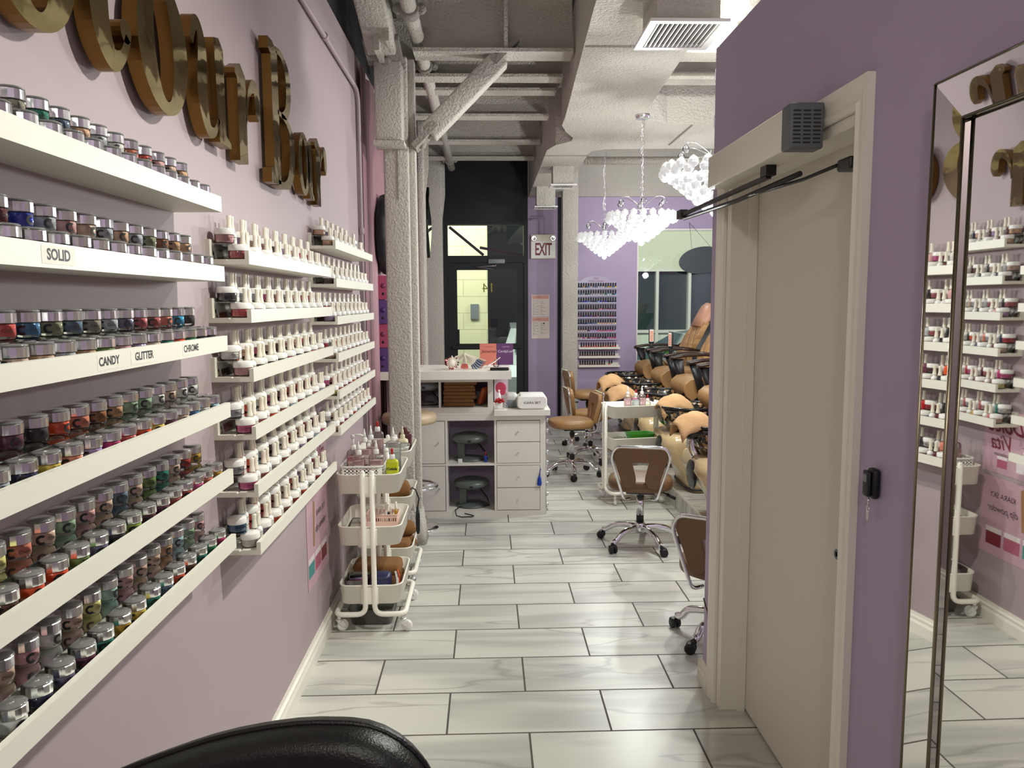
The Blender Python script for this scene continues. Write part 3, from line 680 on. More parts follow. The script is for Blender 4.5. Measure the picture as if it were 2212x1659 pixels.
def letter(name_, y, z, fn, lb):
    mb = MB(); T = Matrix(((0, 0, 1, 0), (1, 0, 0, 0), (0, 1, 0, 0), (0, 0, 0, 1))); fn(mb, T)
    o = obj('sign_letter', mb, [M_GOLD, M_GOLDS], None, None, (XL+.013, y, z)); tag(o, lb, 'sign letter', 'raised gold letters of the wall sign')
def L_C(mb, T): stroke(mb, [(.27, .36, .012), (.25, .42, .03), (.16, .47, .012), (.05, .38, .04), (.02, .23, .048), (.07, .06, .035), (.17, .01, .012), (.27, .08, .008)], T)
def L_o(mb, T): ring(mb, .14, .145, .14, .155, .052, .125, T, .08)
def L_l(mb, T): stroke(mb, [(.045, .50, .03), (.045, .40, .036), (.045, .2, .038), (.05, .08, .036), (.09, .025, .026), (.135, .04, .014), (.165, .085, .012)], T); blk_(mb, [(-.01, .47), (.08, .47), (.08, .50), (-.01, .50)], T); blk_(mb, arc(.155, .095, .024, 0, 2*PI*.95, 16), T)
def L_u(mb, T):
    stroke(mb, [(.005, .215, .012), (.03, .265, .018), (.062, .262, .020), (.078, .21, .03), (.07, .10, .036), (.10, .022, .022), (.15, .018, .012), (.19, .06, .008)], T)
    blk_(mb, [(.17, .275), (.21, .285), (.245, .262), (.245, .03), (.285, .012), (.285, -.002), (.19, .0), (.185, .02)], T)
def L_r(mb, T, w_=1.):
    blk_(mb, [(.0, .265), (.05, .29), (.10, .262), (.10, 0), (.02, 0), (.02, .24), (.0, .25)], T)
    stroke(mb, [(.10, .13, .006), (.125, .21, .010), (.175, .255, .020), (.215, .245, .026), (.225, .20, .028), (.212, .165, .018)], T)
def L_B(mb, T):
    blk_(mb, [(.0, .49), (.05, .49), (.115, .47), (.115, .01), (.05, 0), (-.01, 0), (-.01, .05), (.03, .06), (.03, .44), (.0, .45)], T)
    stroke(mb, [(.10, .475, .010), (.18, .475, .014), (.25, .43, .030), (.262, .36, .034), (.23, .29, .024), (.16, .262, .010), (.10, .262, .008)], T)
    stroke(mb, [(.15, .262, .008), (.22, .25, .014), (.285, .20, .034), (.29, .12, .038), (.24, .04, .026), (.16, .012, .012), (.08, .012, .010)], T)
def L_a(mb, T):
    ring(mb, .095, .125, .095, .125, .035, .10, T, .06); blk_(mb, [(.165, .225), (.215, .24), (.24, .22), (.24, .03), (.27, .01), (.27, 0), (.19, 0), (.165, .03)], T)
letter('C', .86, 2.035, L_C, 'gold mirror capital C, first letter of the wall sign, mostly out of frame')
letter('o', 1.22, 2.045, L_o, 'gold mirror letter o, second letter of the wall sign, cut by the frame')
letter('l', 1.535, 2.045, L_l, 'gold mirror letter l with a curled foot, third letter of the wall sign')
letter('o', 1.745, 2.03, L_o, 'gold mirror round letter o between the l and the u of the sign')
letter('u', 2.055, 2.03, L_u, 'gold mirror letter u with curled top, middle of the wall sign')
letter('r', 2.40, 2.012, L_r, 'gold mirror letter r ending the first word of the wall sign')
letter('B', 2.775, 2.0, L_B, 'tall gold mirror capital B starting the second word of the sign')
letter('a', 3.165, 2.02, L_a, 'gold mirror letter a after the capital B of the sign')
letter('r', 3.465, 2.01, L_r, 'gold mirror letter r at the far right end of the sign')

# posters under the far ledges
M_PP = mat('poster_pink', rgb(196, 160, 172), .45); M_TEAL = mat('poster_teal', rgb(70, 140, 134), .45); M_ROSE = mat('poster_rose', rgb(170, 90, 110), .45); M_PW = mat('poster_white', rgb(222, 212, 212), .45); M_DR = mat('poster_red', rgb(120, 20, 40), .45)
def jar_print(mb, y, z, s_, mi, x=.0016):
    mb.box(x-.0006, x, y-s_, y+s_, z, z+s_*1.5, mi); mb.box(x-.0006, x+.0002, y-s_*1.02, y+s_*1.02, z+s_*1.15, z+s_*1.6, 2)
t = MB(); t.box(0, .0009, 0, .44, 0, .39, 0)
for q, (y, m_) in enumerate(((.07, 1), (.20, 3), (.33, 4))): jar_print(t, y, .05, .055, m_)
t.prism([(.11, .17), (.14, .17), (.16, .36), (.13, .38)], .001, .0014, 5, FACE_X(0, 0, 0)); text(t, 'KIARA SKY', .038, FACE_X(.0016, .28, .30), 6); text(t, 'dip powder', .046, FACE_X(.0016, .27, .235), 6, shear=.4)
tag(obj('poster', t, [M_PP, M_TEAL, M_PW, M_ROSE, M_DR, M_TANL, M_INK], None, None, (XL+.001, 3.27, .33)), 'lower pink dip powder poster with teal and rose jars behind the cart', 'poster', 'posters low on the mauve wall')
t = MB(); t.box(0, .0009, 0, .44, 0, .31, 0)
for y, z, s_ in ((.08, .03, .03), (.17, .03, .03), (.08, .12, .03), (.30, .03, .035)): jar_print(t, y, z, s_, 3 if y > .2 else 2)
text(t, 'Dolce', .105, FACE_X(.0016, .28, .235), 4, shear=.4, bold=.002); text(t, 'Vita', .10, FACE_X(.0016, .30, .15), 4, shear=.4, bold=.001); text(t, 'collection', .026, FACE_X(.0016, .31, .095), 5)
tag(obj('poster', t, [M_PP, M_TEAL, M_PW, M_ROSE, M_DR, M_INK], None, None, (XL+.001, 3.27, .74)), 'upper poster with dark red script title behind the cart bottles', 'poster', 'posters low on the mauve wall')
# ================= right wall: mirror, door gear =================
t = thing('wall_mirror', 'large rectangular mirror with angled mirrored frame on the purple wall', 'mirror', (XR-.006, .9, 1.1), .009)
MY0, MY1, MZ0, MZ1, FWD = -.30, .585, -.95, .885, .078       # outer edges relative to (.., .9, 1.1)
mb = MB(); mb.box(-.012, -.004, MY0+FWD-.004, MY1-FWD+.004, MZ0+FWD-.004, MZ1-FWD+.004); obj('glass', mb, M_MIRROR, t)
def strip(a, b_, c_, d_):
    """tilted mirror strip: outer corners a,b, inner corners c,d as (y,z)"""
    mb = MB(); xo, xi = -.030, -.0215
    A, B, C, D = [(x, y, z) for x, (y, z) in zip((xo, xo, xi, xi), (a, b_, c_, d_))]
    bk = [(-.001, y, z) for y, z in (a, b_, c_, d_)]
    mb.add([A, B, C, D]+bk, [(0, 1, 2, 3), (7, 6, 5, 4), (0, 4, 5, 1), (1, 5, 6, 2), (2, 6, 7, 3), (3, 7, 4, 0)], 0)
    o = obj('frame_strip', mb, M_MIRROR, t)
    bd = MB(); bd.tube([A, B], .0028, 6); bd.tube([D, C], .0035, 6); obj('bead', bd, mat('champagne_bead', rgb(150, 140, 118), .25, 1.), o)
yi0, yi1, zi0, zi1 = MY0+FWD, MY1-FWD, MZ0+FWD, MZ1-FWD
strip((MY1, MZ0), (MY1, MZ1), (yi1, zi1), (yi1, zi0)); strip((MY1, MZ1), (MY0, MZ1), (yi0, zi1), (yi1, zi1))
strip((MY0, MZ1), (MY0, MZ0), (yi0, zi0), (yi0, zi1)); strip((MY0, MZ0), (MY1, MZ0), (yi1, zi0), (yi0, zi0))
# automatic door operator
t = thing('door_operator', 'long white door operator box with dark grille end and dark arm above the door', 'door closer', (XR, 2.42, 2.03))
mb = MB(); mb.rbox(-.105, -.020, -.335, .36, -.055, .055, .006); obj('housing', mb, M_TRIM, t)
mb = MB(); mb.rbox(-.108, -.019, -.395, -.336, -.058, .058, .005)
for a in range(3):
    for k in range(9): mb.box(-.099+a*.026, -.080+a*.026, -.3965, -.394, -.045+k*.010, -.041+k*.010, 1)
obj('end_cap', mb, [mat('grey_end_cap', rgb(96, 100, 106), .5), M_BLKP], t)
mb = MB(); mb.box(-.075, -.045, -.14, -.09, -.085, -.055); mb.box(-.068, -.052, -.12, .93, -.092, -.080); mb.box(-.075, -.045, .86, .93, -.10, -.066)
mb.tube([(-.05, .9, -.10), (-.05, .2, -.115), (-.06, -.35, -.115)], .008, 8); mb.tube([(-.06, .05, -.118), (-.03, -.30, -.122), (-.01, -.46, -.112)], .005, 8); mb.rbox(-.012, .094, -.53, -.46, -.13, -.10, .006)
obj('arm', mb, M_BLKP, t)
# remote fob hanging on the wall
t = thing('remote_fob', 'black remote key fob hanging on the purple wall beside the door', 'remote', (XR, 1.71, 1.165))
mb = MB(); mb.rbox(-.02, -.0, -.018, .018, -.035, .035, .009); mb.rbox(-.030, -.020, -.014, .014, -.030, .030, .005); obj('fob', mb, M_BLKP, t)
mb = MB(); mb.rbox(-.0315, -.029, -.008, .008, .004, .022, .002); obj('button', mb, M_GREY, t)
mb = MB(); mb.tube([(-.02, 0, -.034), (-.02, 0, -.052)], .0015, 6); mb.tube([(-.02, .006*math.cos(a), -.060+.007*math.sin(a)) for a in [k*PI/6 for k in range(12)]], .0012, 6, closed=True); mb.prism([(-.007, 0), (.0, .004), (.006, 0), (.007, -.02), (-.004, -.022)], 0, .002, 0, FACE_X(-.021, 0, -.066)); obj('key_clip', mb, M_CHROMES, t)
# loose dark cord at the end of the partition
mb = MB(); mb.tube([(XR-.006, 3.06, .36), (XR-.012, 3.02, .355), (XR-.008, 2.99, .33), (XR-.010, 2.97, .27)], .003, 6)
tag(obj('loose_cord', mb, mat('brown_cord', rgb(80, 56, 50), .5)), 'short loose dark cord stuck low on the end of the purple wall', 'cord')

# ================= serving carts =================
def tray(w_, d, z0, z1, lip=True):
    mb = MB(); R0, R1 = rrect(w_-.012, d-.012, .045), rrect(w_, d, .05); Ri, Rb = rrect(w_-.006, d-.006, .047), rrect(w_-.018, d-.018, .042)
    P = lambda r, z: [(x, y, z) for x, y in r]
    mb.loft([P(R0, z0), P(R1, z1), P(rrect(w_+.008, d+.008, .054), z1+.001), P(rrect(w_+.008, d+.008, .054), z1+.006), P(Ri, z1+.006), P(Rb, z0+.004)], 0, True, True)
    return mb
def caster():
    mb = MB(); mb.cyl((0, 0, .055), (0, 0, .085), .010, 10); mb.lathe([(.016, .052), (.016, .060), (.010, .064)], 12)
    mb.prism([(-.014, .055), (.012, .055), (.030, .03), (.024, .022), (.006, .03)], -.0145, -.0115, 0, Matrix.Rotation(PI/2, 4, 'X')); mb.prism([(-.014, .055), (.012, .055), (.030, .03), (.024, .022), (.006, .03)], .0115, .0145, 0, Matrix.Rotation(PI/2, 4, 'X'))
    w2 = MB(); w2.lathe([(.006, -.010), (.024, -.010), (.0275, -.006), (.0275, .006), (.024, .010), (.006, .010)], 20, 0, Matrix.Translation((.017, 0, .028)) @ Matrix.Rotation(PI/2, 4, 'X'))
    w2.lathe([(.006, -.0115), (.008, -.0115), (.008, .0115), (.006, .0115)], 12, 1, Matrix.Translation((.017, 0, .028)) @ Matrix.Rotation(PI/2, 4, 'X'))
    return mb.mesh('caster_fork', [M_CHROMES]), w2.mesh('wheel', [M_WHITEP, M_CHROMES])
CF, CW = caster()
def cart(label, loc, rz, rots):
    t = thing('utility_cart', label, 'cart', loc, rz, 'three-tier cream steel carts')
    W_, D_ = .30, .415
    for z0, z1 in ((.682, .770), (.430, .518), (.142, .230)):
        tr = obj('tray', tray(W_, D_, z0, z1), M_CART, t)
        s_ = MB()
        for sy in (-1, 1): s_.lathe([(.0001, .003), (.005, .002), (.0055, 0)], 10, 0, Matrix.Translation((0, sy*(D_/2+.004), z1-.05)) @ Matrix.Rotation(PI/2*sy, 4, 'X'))
        obj('screw', s_, M_CHROMES, tr)
        for sy in (-1, 1):
            s_ = MB(); s_.rbox(-.04, .04, sy*(D_/2+.003)-.008, sy*(D_/2+.003)+.004 if sy > 0 else -(D_/2+.003)+.008, z0+.002, z1-.004, .003); obj('bracket', s_, M_CART, tr)
    for sx in (-1, 1):
        mb = MB(); y = D_/2+.010; x = sx*.021+sx*.001; pts = [(x, -y, .785), (x, -y, .095), (sx*.165, -y, .095), (sx*.165, y, .095), (x, y, .095), (x, y, .785)]
        mb.tube(bend(pts, .045, 7), .0125, 12); mb.sphere((x, -y, .785), .0125, 12, 6); mb.sphere((x, y, .785), .0125, 12, 6); obj('frame_tube', mb, M_CART, t)
        for sy in (-1, 1):
            c_ = link('caster', CF, t, (sx*.155, sy*(y-.03 if True else y), 0), rots[(sx+1)//2*1+(sy+1)]); c_['label'] = 'chrome swivel fork with white wheel'
            link('wheel', CW, c_)
    return t
C1 = (-.572, 3.815, 0)
cart('cream three-tier cart holding pink and green bottles, nearest by the left wall', C1, 0, (.5, -.3, 2.4, .8))
C2 = (-.578, 4.375, 0)
cart('cream three-tier cart with brown towels behind the nearest cart, by the column', C2, 0, (.3, 1.9, .5, 2.0))
C3 = (1.135, 6.06, 0); R3 = math.radians(-78)
cart('cream three-tier cart with green tray among the tan stools, right side', C3, R3, (.5, 2.5, 4.0, 1.1))
def w2(c, rz, x, y, z): return (c[0]+x*math.cos(rz)-y*math.sin(rz), c[1]+x*math.sin(rz)+y*math.cos(rz), z)

def squeeze(label, loc, bw, bd, h, fill, capc=M_WHITEP, tip=.045, tipc=None, pump=False, rz=0, txt=None, txtm=None, group=None, fh=.8, nozzle='cone'):
    """dispenser bottle: clear or coloured body, contents, screw cap, nozzle or pump"""
    t = thing('squeeze_bottle' if not pump else 'pump_bottle', label, 'bottle', loc, rz, group)
    mb = MB(); P = lambda s_, z: [(x*s_, y*s_, z) for x, y in rrect(bw, bd, min(bw, bd)*.32)]
    mb.loft([P(.92, 0), P(1, .004), P(1, h-.018), P(.9, h-.008), P(.45, h)], 0)
    solid = fill is not None and fh >= 1
    b_ = obj('bottle', mb, fill if solid else M_FROST, t)
    if fill is not None and not solid:
        f = MB(); f.loft([[(x*.97, y*.97, z) for x, y in rrect(bw, bd, min(bw, bd)*.32)] for z in (.004, h*fh)], 0); obj('contents', f, fill, t)
    c_ = MB(); c_.lathe([(.013, h-.002), (.014, h), (.0135, h+.018), (.010, h+.022)], 14); obj('cap', c_, capc, t)
    if pump:
        n_ = MB(); n_.cyl((0, 0, h+.02), (0, 0, h+.055), .006, 10); n_.lathe([(.010, h+.055), (.010, h+.070), (.006, h+.074)], 12); n_.tube([(0, 0, h+.070), (.03, 0, h+.072), (.05, 0, h+.066)], [.006, .0045, .004], 8); obj('pump_head', n_, capc, t)
    elif tip:
        n_ = MB()
        if nozzle == 'cone': n_.lathe([(.009, h+.02), (.006, h+.02+tip*.55), (.0042, h+.02+tip*.6), (.0022, h+.02+tip), (.0001, h+.021+tip)], 12)
        else: n_.lathe([(.006, h+.02), (.0062, h+.02+tip*.9), (.004, h+.02+tip), (.0001, h+.021+tip)], 12)
        obj('nozzle', n_, tipc or capc, t)
    if txt:
        l_ = MB(); w_ = bw*.37; l_.box(-w_, w_, -bd/2-.0010, -bd/2-.0004, h*.12, h*.68, 0)
        for k, s_ in enumerate(txt): text(l_, s_, .0085 if k else .012, FACE_MY(0, -bd/2-.0013, h*.60-k*.012), 1)
        obj('label_print', l_, txtm, t)
    return t
M_PKL = mat('pink_liquid', rgb(226, 158, 160), .25); M_PKL2 = mat('pale_pink_liquid', rgb(226, 188, 188), .25); M_YGL = mat('lime_oil', rgb(196, 206, 40), .2); M_CLL = mat('cloudy_liquid', rgb(206, 212, 208), .3)
M_LBP = mat('label_pink', rgb(232, 206, 204), .5); M_LBR = mat('label_red_ink', rgb(170, 54, 64), .5)
PL = [M_LBP, M_LBR]; GB = 'bottles on the nearest cart'
def c1(x, y, z): return w2(C1, 0, x, y, z)
# white perforated basket on the top tray
t = thing('plastic_basket', 'white perforated plastic basket with a handle slot on the nearest cart', 'basket', c1(-.035, -.03, .688))
mb = MB(); Wb, Db, Hb = .20, .26, .115
def pcol(mb, x0, x1, y, z0, z1): mb.box(x0, x1, y-.0015, y+.0015, z0, z1)
mb.loft([[(x, y, z) for x, y in rrect(Wb-.014, Db-.014, .03)] for z in (0, .003)], 0)
for sy in (-1, 1):
    y = sy*(Db/2-.0015)
    for z in (0, .030, .058, .074, .090, .106): mb.box(-Wb/2+.02, Wb/2-.02, y-.0015, y+.0015, z, z+(.022 if z == 0 else .009)) if z not in (.030,) else None
    mb.box(-Wb/2+.02, Wb/2-.02, y-.0015, y+.0015, .022, .058)
    for k in range(9): x = -Wb/2+.02+k*.0185; mb.box(x, x+.006, y-.0015, y+.0015, .058, .11)
for sx in (-1, 1):
    x = sx*(Wb/2-.0015)
    mb.box(x-.0015, x+.0015, -Db/2+.02, Db/2-.02, 0, .055)
    for z in (.074, .090, .106): mb.box(x-.0015, x+.0015, -Db/2+.02, Db/2-.02, z, z+.009)
    for k in range(12): y = -Db/2+.02+k*.0185; mb.box(x-.0015, x+.0015, y, y+.006, .055, .11)
for sx, sy, a in ((1, 1, 0), (-1, 1, PI/2), (-1, -1, PI), (1, -1, 1.5*PI)):
    o_ = [(sx*(Wb/2-.0215)+.020*math.cos(a+k*PI/8), sy*(Db/2-.0215)+.020*math.sin(a+k*PI/8)) for k in range(5)]
    mb.loft([[(x, y, z) for x, y in o_] for z in (0, .11)], 0, False, False, False)
rim = [(x, y, .114) for x, y in rrect(Wb+.004, Db+.004, .03)]; mb.tube(rim, .0045, 8, closed=True)
obj('basket', mb, M_WHITEP, t)
mb = MB(); mb.rbox(-.045, .045, -Db/2-.003, -Db/2+.001, .016, .042, .0015, 1); obj('handle_slot', mb, M_BLKP, t)
zb = .692
squeeze('pink pump-top lotion bottle at the left of the cart basket', c1(-.088, -.06, zb), .062, .036, .178, M_PKL, M_WHITEP, pump=True, txt=['LOTION', 'hand & body', 'cucumber', 'moisture'], txtm=PL, group=GB)
squeeze('pink squeeze bottle overlapping the pump bottle in the basket', c1(-.055, -.100, zb), .056, .034, .160, M_PKL2, tip=.042, txt=['Acetone', 'remover', 'for nails'], txtm=PL, group=GB)
squeeze('pink-labelled squeeze bottle at the right side of the basket', c1(.028, -.095, zb), .072, .040, .162, M_PKL2, tip=.045, txt=['ALCOHOL', 'isopropyl', 'for nails', '70 percent'], txtm=PL, group=GB)
squeeze('taller pale pink squeeze bottle behind the pump bottle', c1(-.045, .02, zb), .066, .036, .200, M_PKL2, tip=.045, txt=['Acetone', 'pure', 'remover'], txtm=PL, group=GB)
squeeze('clear-tipped pink bottle just left of the red-capped bottle', c1(-.020, .065, zb), .048, .036, .205, M_PKL2, tip=.05, group=GB)
squeeze('tall pink bottle with red tip, rearmost on the nearest cart', c1(.0, .16, .688), .062, .038, .235, M_PKL2, tip=.03, tipc=M_RED, group=GB, nozzle='rod')
squeeze('clear square bottle with long white nozzle, rear right of the nearest cart', c1(.085, .12, .688), .076, .045, .190, M_CLL, tip=.05, group=GB, fh=.7)
squeeze('lime green cuticle oil bottle with red tip at the cart corner', c1(.108, -.12, .688), .060, .034, .145, M_YGL, M_WHITEP, tip=.03, tipc=M_RED, group=GB, fh=1.1, nozzle='rod', txt=None)
mb = MB(); text(mb, 'Cuticle', .017, FACE_MY(0, -.0185, .098), 0, bold=.0006); o = obj('label_print', mb, M_INK, bpy.data.objects[[o.name for o in bpy.data.objects if o.get('label', '').startswith('lime green cuticle')][0]])
t = thing('glass_bowl', 'small clear bowl lying inside the white cart basket', 'bowl', c1(-.01, -.05, zb+.07)); mb = MB(); mb.lathe([(.012, 0), (.026, .012), (.030, .025), (.028, .025), (.024, .013), (.0001, .003)], 18); obj('bowl', mb, M_GLASS, t)
mb = MB(); mb.box(-.03, .03, -.02, .02, 0, .068); tag(obj('black_box', mb, M_BLKP, None, None, c1(-.01, -.05, zb)), 'small black box inside the white cart basket under the bowl', 'box')
t = thing('white_jar', 'white rounded jar behind the lime bottle on the nearest cart', 'jar', c1(.10, -.03, .688)); mb = MB(); mb.lathe([(.028, 0), (.032, .004), (.032, .06), (.028, .066)], 18); obj('jar', mb, M_WHITEP, t); mb = MB(); mb.lathe([(.030, .066), (.030, .085), (.0001, .088)], 18); obj('lid', mb, M_WHITEP, t)
t = thing('white_brush', 'rounded white handle leaning on the nearest cart behind the basket', 'brush', c1(.075, .0, .70)); mb = MB(); mb.tube([(0.02, 0, .0), (0.0, 0, .08), (-.012, .0, .15)], [.010, .013, .011], 12); mb.sphere((-.012, 0, .15), .0145, 12, 8); obj('handle', mb, M_WHITEP, t)
# middle tray: clear bag and pink caddy with nail tools
t = thing('plastic_caddy', 'pale pink perforated caddy in the middle tray of the nearest cart', 'basket', c1(.045, -.03, .436))
mb = MB(); Wc, Dc = .15, .10
mb.box(-Wc/2, Wc/2, -Dc/2, Dc/2, 0, .003)
for sy in (-1, 1):
    mb.box(-Wc/2, Wc/2, sy*Dc/2-.001, sy*Dc/2+.001, 0, .075); mb.box(-Wc/2, Wc/2, sy*Dc/2-.001, sy*Dc/2+.001, .092, .108)
    for k in range(15): x = -Wc/2+k*.0104; mb.box(x, x+.0045, sy*Dc/2-.001, sy*Dc/2+.001, .075, .092)
for sx in (-1, 1): mb.box(sx*Wc/2-.001, sx*Wc/2+.001, -Dc/2, Dc/2, 0, .108)
mb.tube([(x, y, .108) for x, y in rrect(Wc+.006, Dc+.006, .01)], .003, 6, closed=True)
obj('caddy', mb, mat('pale_pink_plastic', rgb(238, 200, 186), .4), t)
tools = [('navy', -.05, .09), ('dark red', -.02, .13), ('white', .0, .14), ('pale pink', .035, .13), ('white', .02, .16), ('black', .03, .15), ('gold', .062, .15), ('beige', -.035, .12)]
for k, (c_, x, h) in enumerate(tools):
    t = thing('nail_tool', f'{c_} {"pen" if k % 2 else "tube"} standing {ORD[k+1]} among the tools in the pink caddy', 'nail tool', c1(.045+x, -.03+(-.02 if k % 3 else .022), .44), 0, 'tools in the pink caddy')
    mb = MB(); mb.lathe([(.006, 0), (.0075, .01), (.0075, h*.7), (.005, h*.75)], 12); obj('barrel', mb, pmat(c_, 'plastic', .35), t); mb = MB(); mb.lathe([(.0055, h*.75), (.006, h*.78), (.006, h), (.0001, h+.002)], 12); obj('tip', mb, M_CREAMP, t)
mb = MB(); mb.loft([[(x*s_+.004*math.sin(7*x*90+z*40), y*s_, z) for x, y in rrect(.10, .16, .03)] for z, s_ in ((0, .8), (.02, 1), (.045, .9), (.07, .55), (.085, .3))], 0)
tag(obj('plastic_bag', mb, clear('bag_film', (.86, .86, .84), .2, .25), None, None, c1(-.085, -.06, .436)), 'crumpled clear plastic bag in the middle tray of the nearest cart', 'bag')
# bottom tray
def towel(label, loc, sx, sy, sz, m_, rz=0, group=None, cat='towel'):
    mb = MB(); mb.rbox(-sx/2, sx/2, -sy/2, sy/2, 0, sz*.52, sz*.24, 4); mb.rbox(-sx/2*.98, sx/2*.98, -sy/2*.97, sy/2*.97, sz*.48, sz, sz*.24, 4)
    v = [(a+.004*math.sin(b_*60+c*90), b_+.004*math.sin(a*50), c+.003*math.sin(a*70+b_*40)) for a, b_, c in mb.v]; mb.v = v
    return tag(obj('folded_towel', mb, m_, None, None, loc, rz), label, cat, group)
towel('folded brown terry towel in the bottom tray of the nearest cart', c1(.0, .09, .148), .25, .16, .11, M_TOWB)
t = thing('clear_bin', 'small clear plastic bin in the bottom tray of the nearest cart', 'bin', c1(-.075, -.10, .148)); mb = MB(); o_, i_ = rrect(.115, .13, .015), rrect(.109, .124, .013); mb.loft([[(x*.95, y*.95, 0) for x, y in o_], [(x, y, .095) for x, y in o_], [(x, y, .095) for x, y in i_], [(x*.95, y*.95, .003) for x, y in i_]], 0); obj('bin', mb, M_ACRY, t)
for k, (c_, q) in enumerate((('purple', 0), ('violet grey', .018), ('plum', -.02), ('black', .034))):
    mb = MB(); mb.cyl((-.045, q, .0), (.045, q+.01, .004), .007, 10); mb.cyl((.045, q+.01, .004), (.052, q+.011, .004), .004, 8)
    tag(obj('nail_pen', mb, pmat(c_, 'plastic', .35), None, None, c1(-.075, -.10, .160+.055+.004*k)), f'{c_} pen lying {ORD[k+1]} in the clear bin on the cart', 'pen', 'pens in the clear bin')
mb = MB(); mb.box(-.045, .045, -.045, .045, 0, .062); tag(obj('box', mb, M_WHITE, None, None, c1(-.075, -.10, .1525)), 'white box under the pens in the clear bin', 'box')
mb = MB(); mb.rbox(-.05, .05, -.045, .045, 0, .115, .022, 4); mb.rbox(-.04, .04, -.05, .05, .02, .06, .01, 3); tag(obj('navy_pouch', mb, mat('navy_plastic', rgb(24, 36, 96), .35), None, None, c1(.04, -.11, .148)), 'rounded navy blue case in the bottom tray of the nearest cart', 'case')
mb = MB(); mb.box(-.006, .006, -.05, .05, 0, .10, 0); mb.box(.007, .012, -.05, .05, 0, .11, 1); tag(obj('card_pack', mb, [M_WHITE, mat('orange_card', rgb(220, 70, 40), .5)], None, None, c1(.115, -.10, .148), .2), 'thin white and orange pack beside the navy case', 'packet')
# second cart
def c2(x, y, z): return w2(C2, 0, x, y, z)
t = thing('steel_bowl', 'square grey steel bowl on the top tray of the second cart', 'bowl', c2(.065, -.12, .74)); mb = MB(); o_ = rrect(.15, .13, .03); mb.loft([[(x*.85, y*.85, 0) for x, y in o_], [(x, y, .05) for x, y in o_], [(x*1.03, y*1.03, .056) for x, y in o_], [(x*.95, y*.95, .05) for x, y in o_], [(x*.8, y*.8, .004) for x, y in o_]], 0); obj('bowl', mb, M_CHROMES, t)
mb = MB(); mb.rbox(-.07, .07, -.06, .06, 0, .052, .008); tag(obj('black_tray_box', mb, M_BLKP, None, None, c2(.065, -.12, .688)), 'black box under the steel bowl on the second cart', 'box')
squeeze('cream squeeze bottle with thin nozzle on the second cart', c2(.09, .0, .688), .062, .05, .125, mat('cream_lotion', rgb(232, 222, 186), .4), mat('cream_cap', rgb(236, 228, 196), .4), tip=.05, fh=1.2, group='bottles on the second cart')
squeeze('dark wine-red bottle behind the cream bottle on the second cart', c2(.095, .09, .688), .075, .05, .15, mat('wine_liquid', rgb(84, 40, 44), .3), mat('wine_cap', rgb(84, 40, 44), .4), tip=0, fh=1.2, group='bottles on the second cart')
towel('brown towel bundle wrapped in plastic in the middle tray of the second cart', c2(.05, -.08, .436), .17, .2, .14, M_TOWB, .2)
towel('light brown towel lying in the bottom tray of the second cart', c2(.04, -.10, .148), .20, .14, .10, M_TOWB, 0); towel('rolled brown towel behind the one in the bottom tray, second cart', c2(.08, .04, .148), .14, .12, .17, M_TOWB, .5)
t = thing('hanging_tool', 'black handle tool with looped strap hanging off the second cart', 'tool', (-.395, 4.22, .30)); mb = MB(); mb.loft([[(x*s_, y*s_, z) for x, y in rrect(.02, .016, .006)] for z, s_ in ((0, .7), (.02, 1.1), (.10, 1.2), (.15, .7))], 0); obj('handle', mb, M_BLKP, t); mb = MB(); mb.tube([(0, 0, .15), (.008, 0, .20), (-.01, 0, .25), (-.03, 0, .262), (-.036, 0, .25)], .004, 8); obj('strap', mb, M_BLKP, t)
# clear tub standing under the first cart
mb = MB(); o_ = rrect(.22, .30, .03); mb.loft([[(x*.9, y*.9, 0) for x, y in o_], [(x, y, .075) for x, y in o_], [(x*1.04, y*1.04, .078) for x, y in o_], [(x*.94, y*.94, .076) for x, y in o_], [(x*.85, y*.85, .004) for x, y in o_]], 0)
tag(obj('clear_tub', mb, M_FROST, None, None, (-.585, 3.83, .001)), 'low translucent tub on the floor under the nearest cart', 'tub')
# third cart contents
def c3(x, y, z): return w2(C3, R3, x, y, z)
G3 = 'bottles on the cart among the stools'
squeeze('white bottle with slim nozzle, left of the trio on the far cart', c3(.03, -.04, .688), .06, .05, .165, M_PKL2, tip=.045, group=G3); squeeze('white bottle with red tip, centre of the trio on the far cart', c3(.05, .02, .688), .055, .05, .155, M_CLL, tip=.03, tipc=M_RED, group=G3, nozzle='rod'); squeeze('white bottle with cone nozzle, right of the trio on the far cart', c3(.04, .075, .688), .06, .05, .165, M_PKL2, tip=.045, group=G3)
squeeze('yellow-green bottle with red tip beside the pink spray trigger', c3(-.02, .15, .688), .05, .04, .10, mat('pale_lime', rgb(226, 224, 120), .3), tip=.03, tipc=M_RED, group=G3, fh=.7, nozzle='rod')
t = thing('spray_bottle', 'spray bottle with bright pink trigger head on the far cart', 'spray bottle', c3(-.07, .08, .688), 0)
M_HOTP = mat('hot_pink_plastic', rgb(214, 36, 136), .35)
mb = MB(); mb.lathe([(.02, 0), (.022, .004), (.022, .06), (.012, .075)], 14); obj('bottle', mb, mat('magenta_liquid', rgb(130, 20, 60), .3), t)
mb = MB(); mb.lathe([(.013, .073), (.013, .09), (.009, .10)], 12); mb.rbox(-.04, .05, -.010, .010, .10, .122, .006); mb.tube([(.035, 0, .105), (.05, 0, .085), (.055, 0, .055)], [.006, .007, .004], 8); mb.cyl((-.04, 0, .112), (-.05, 0, .112), .008, 10); obj('trigger_head', mb, M_HOTP, t)
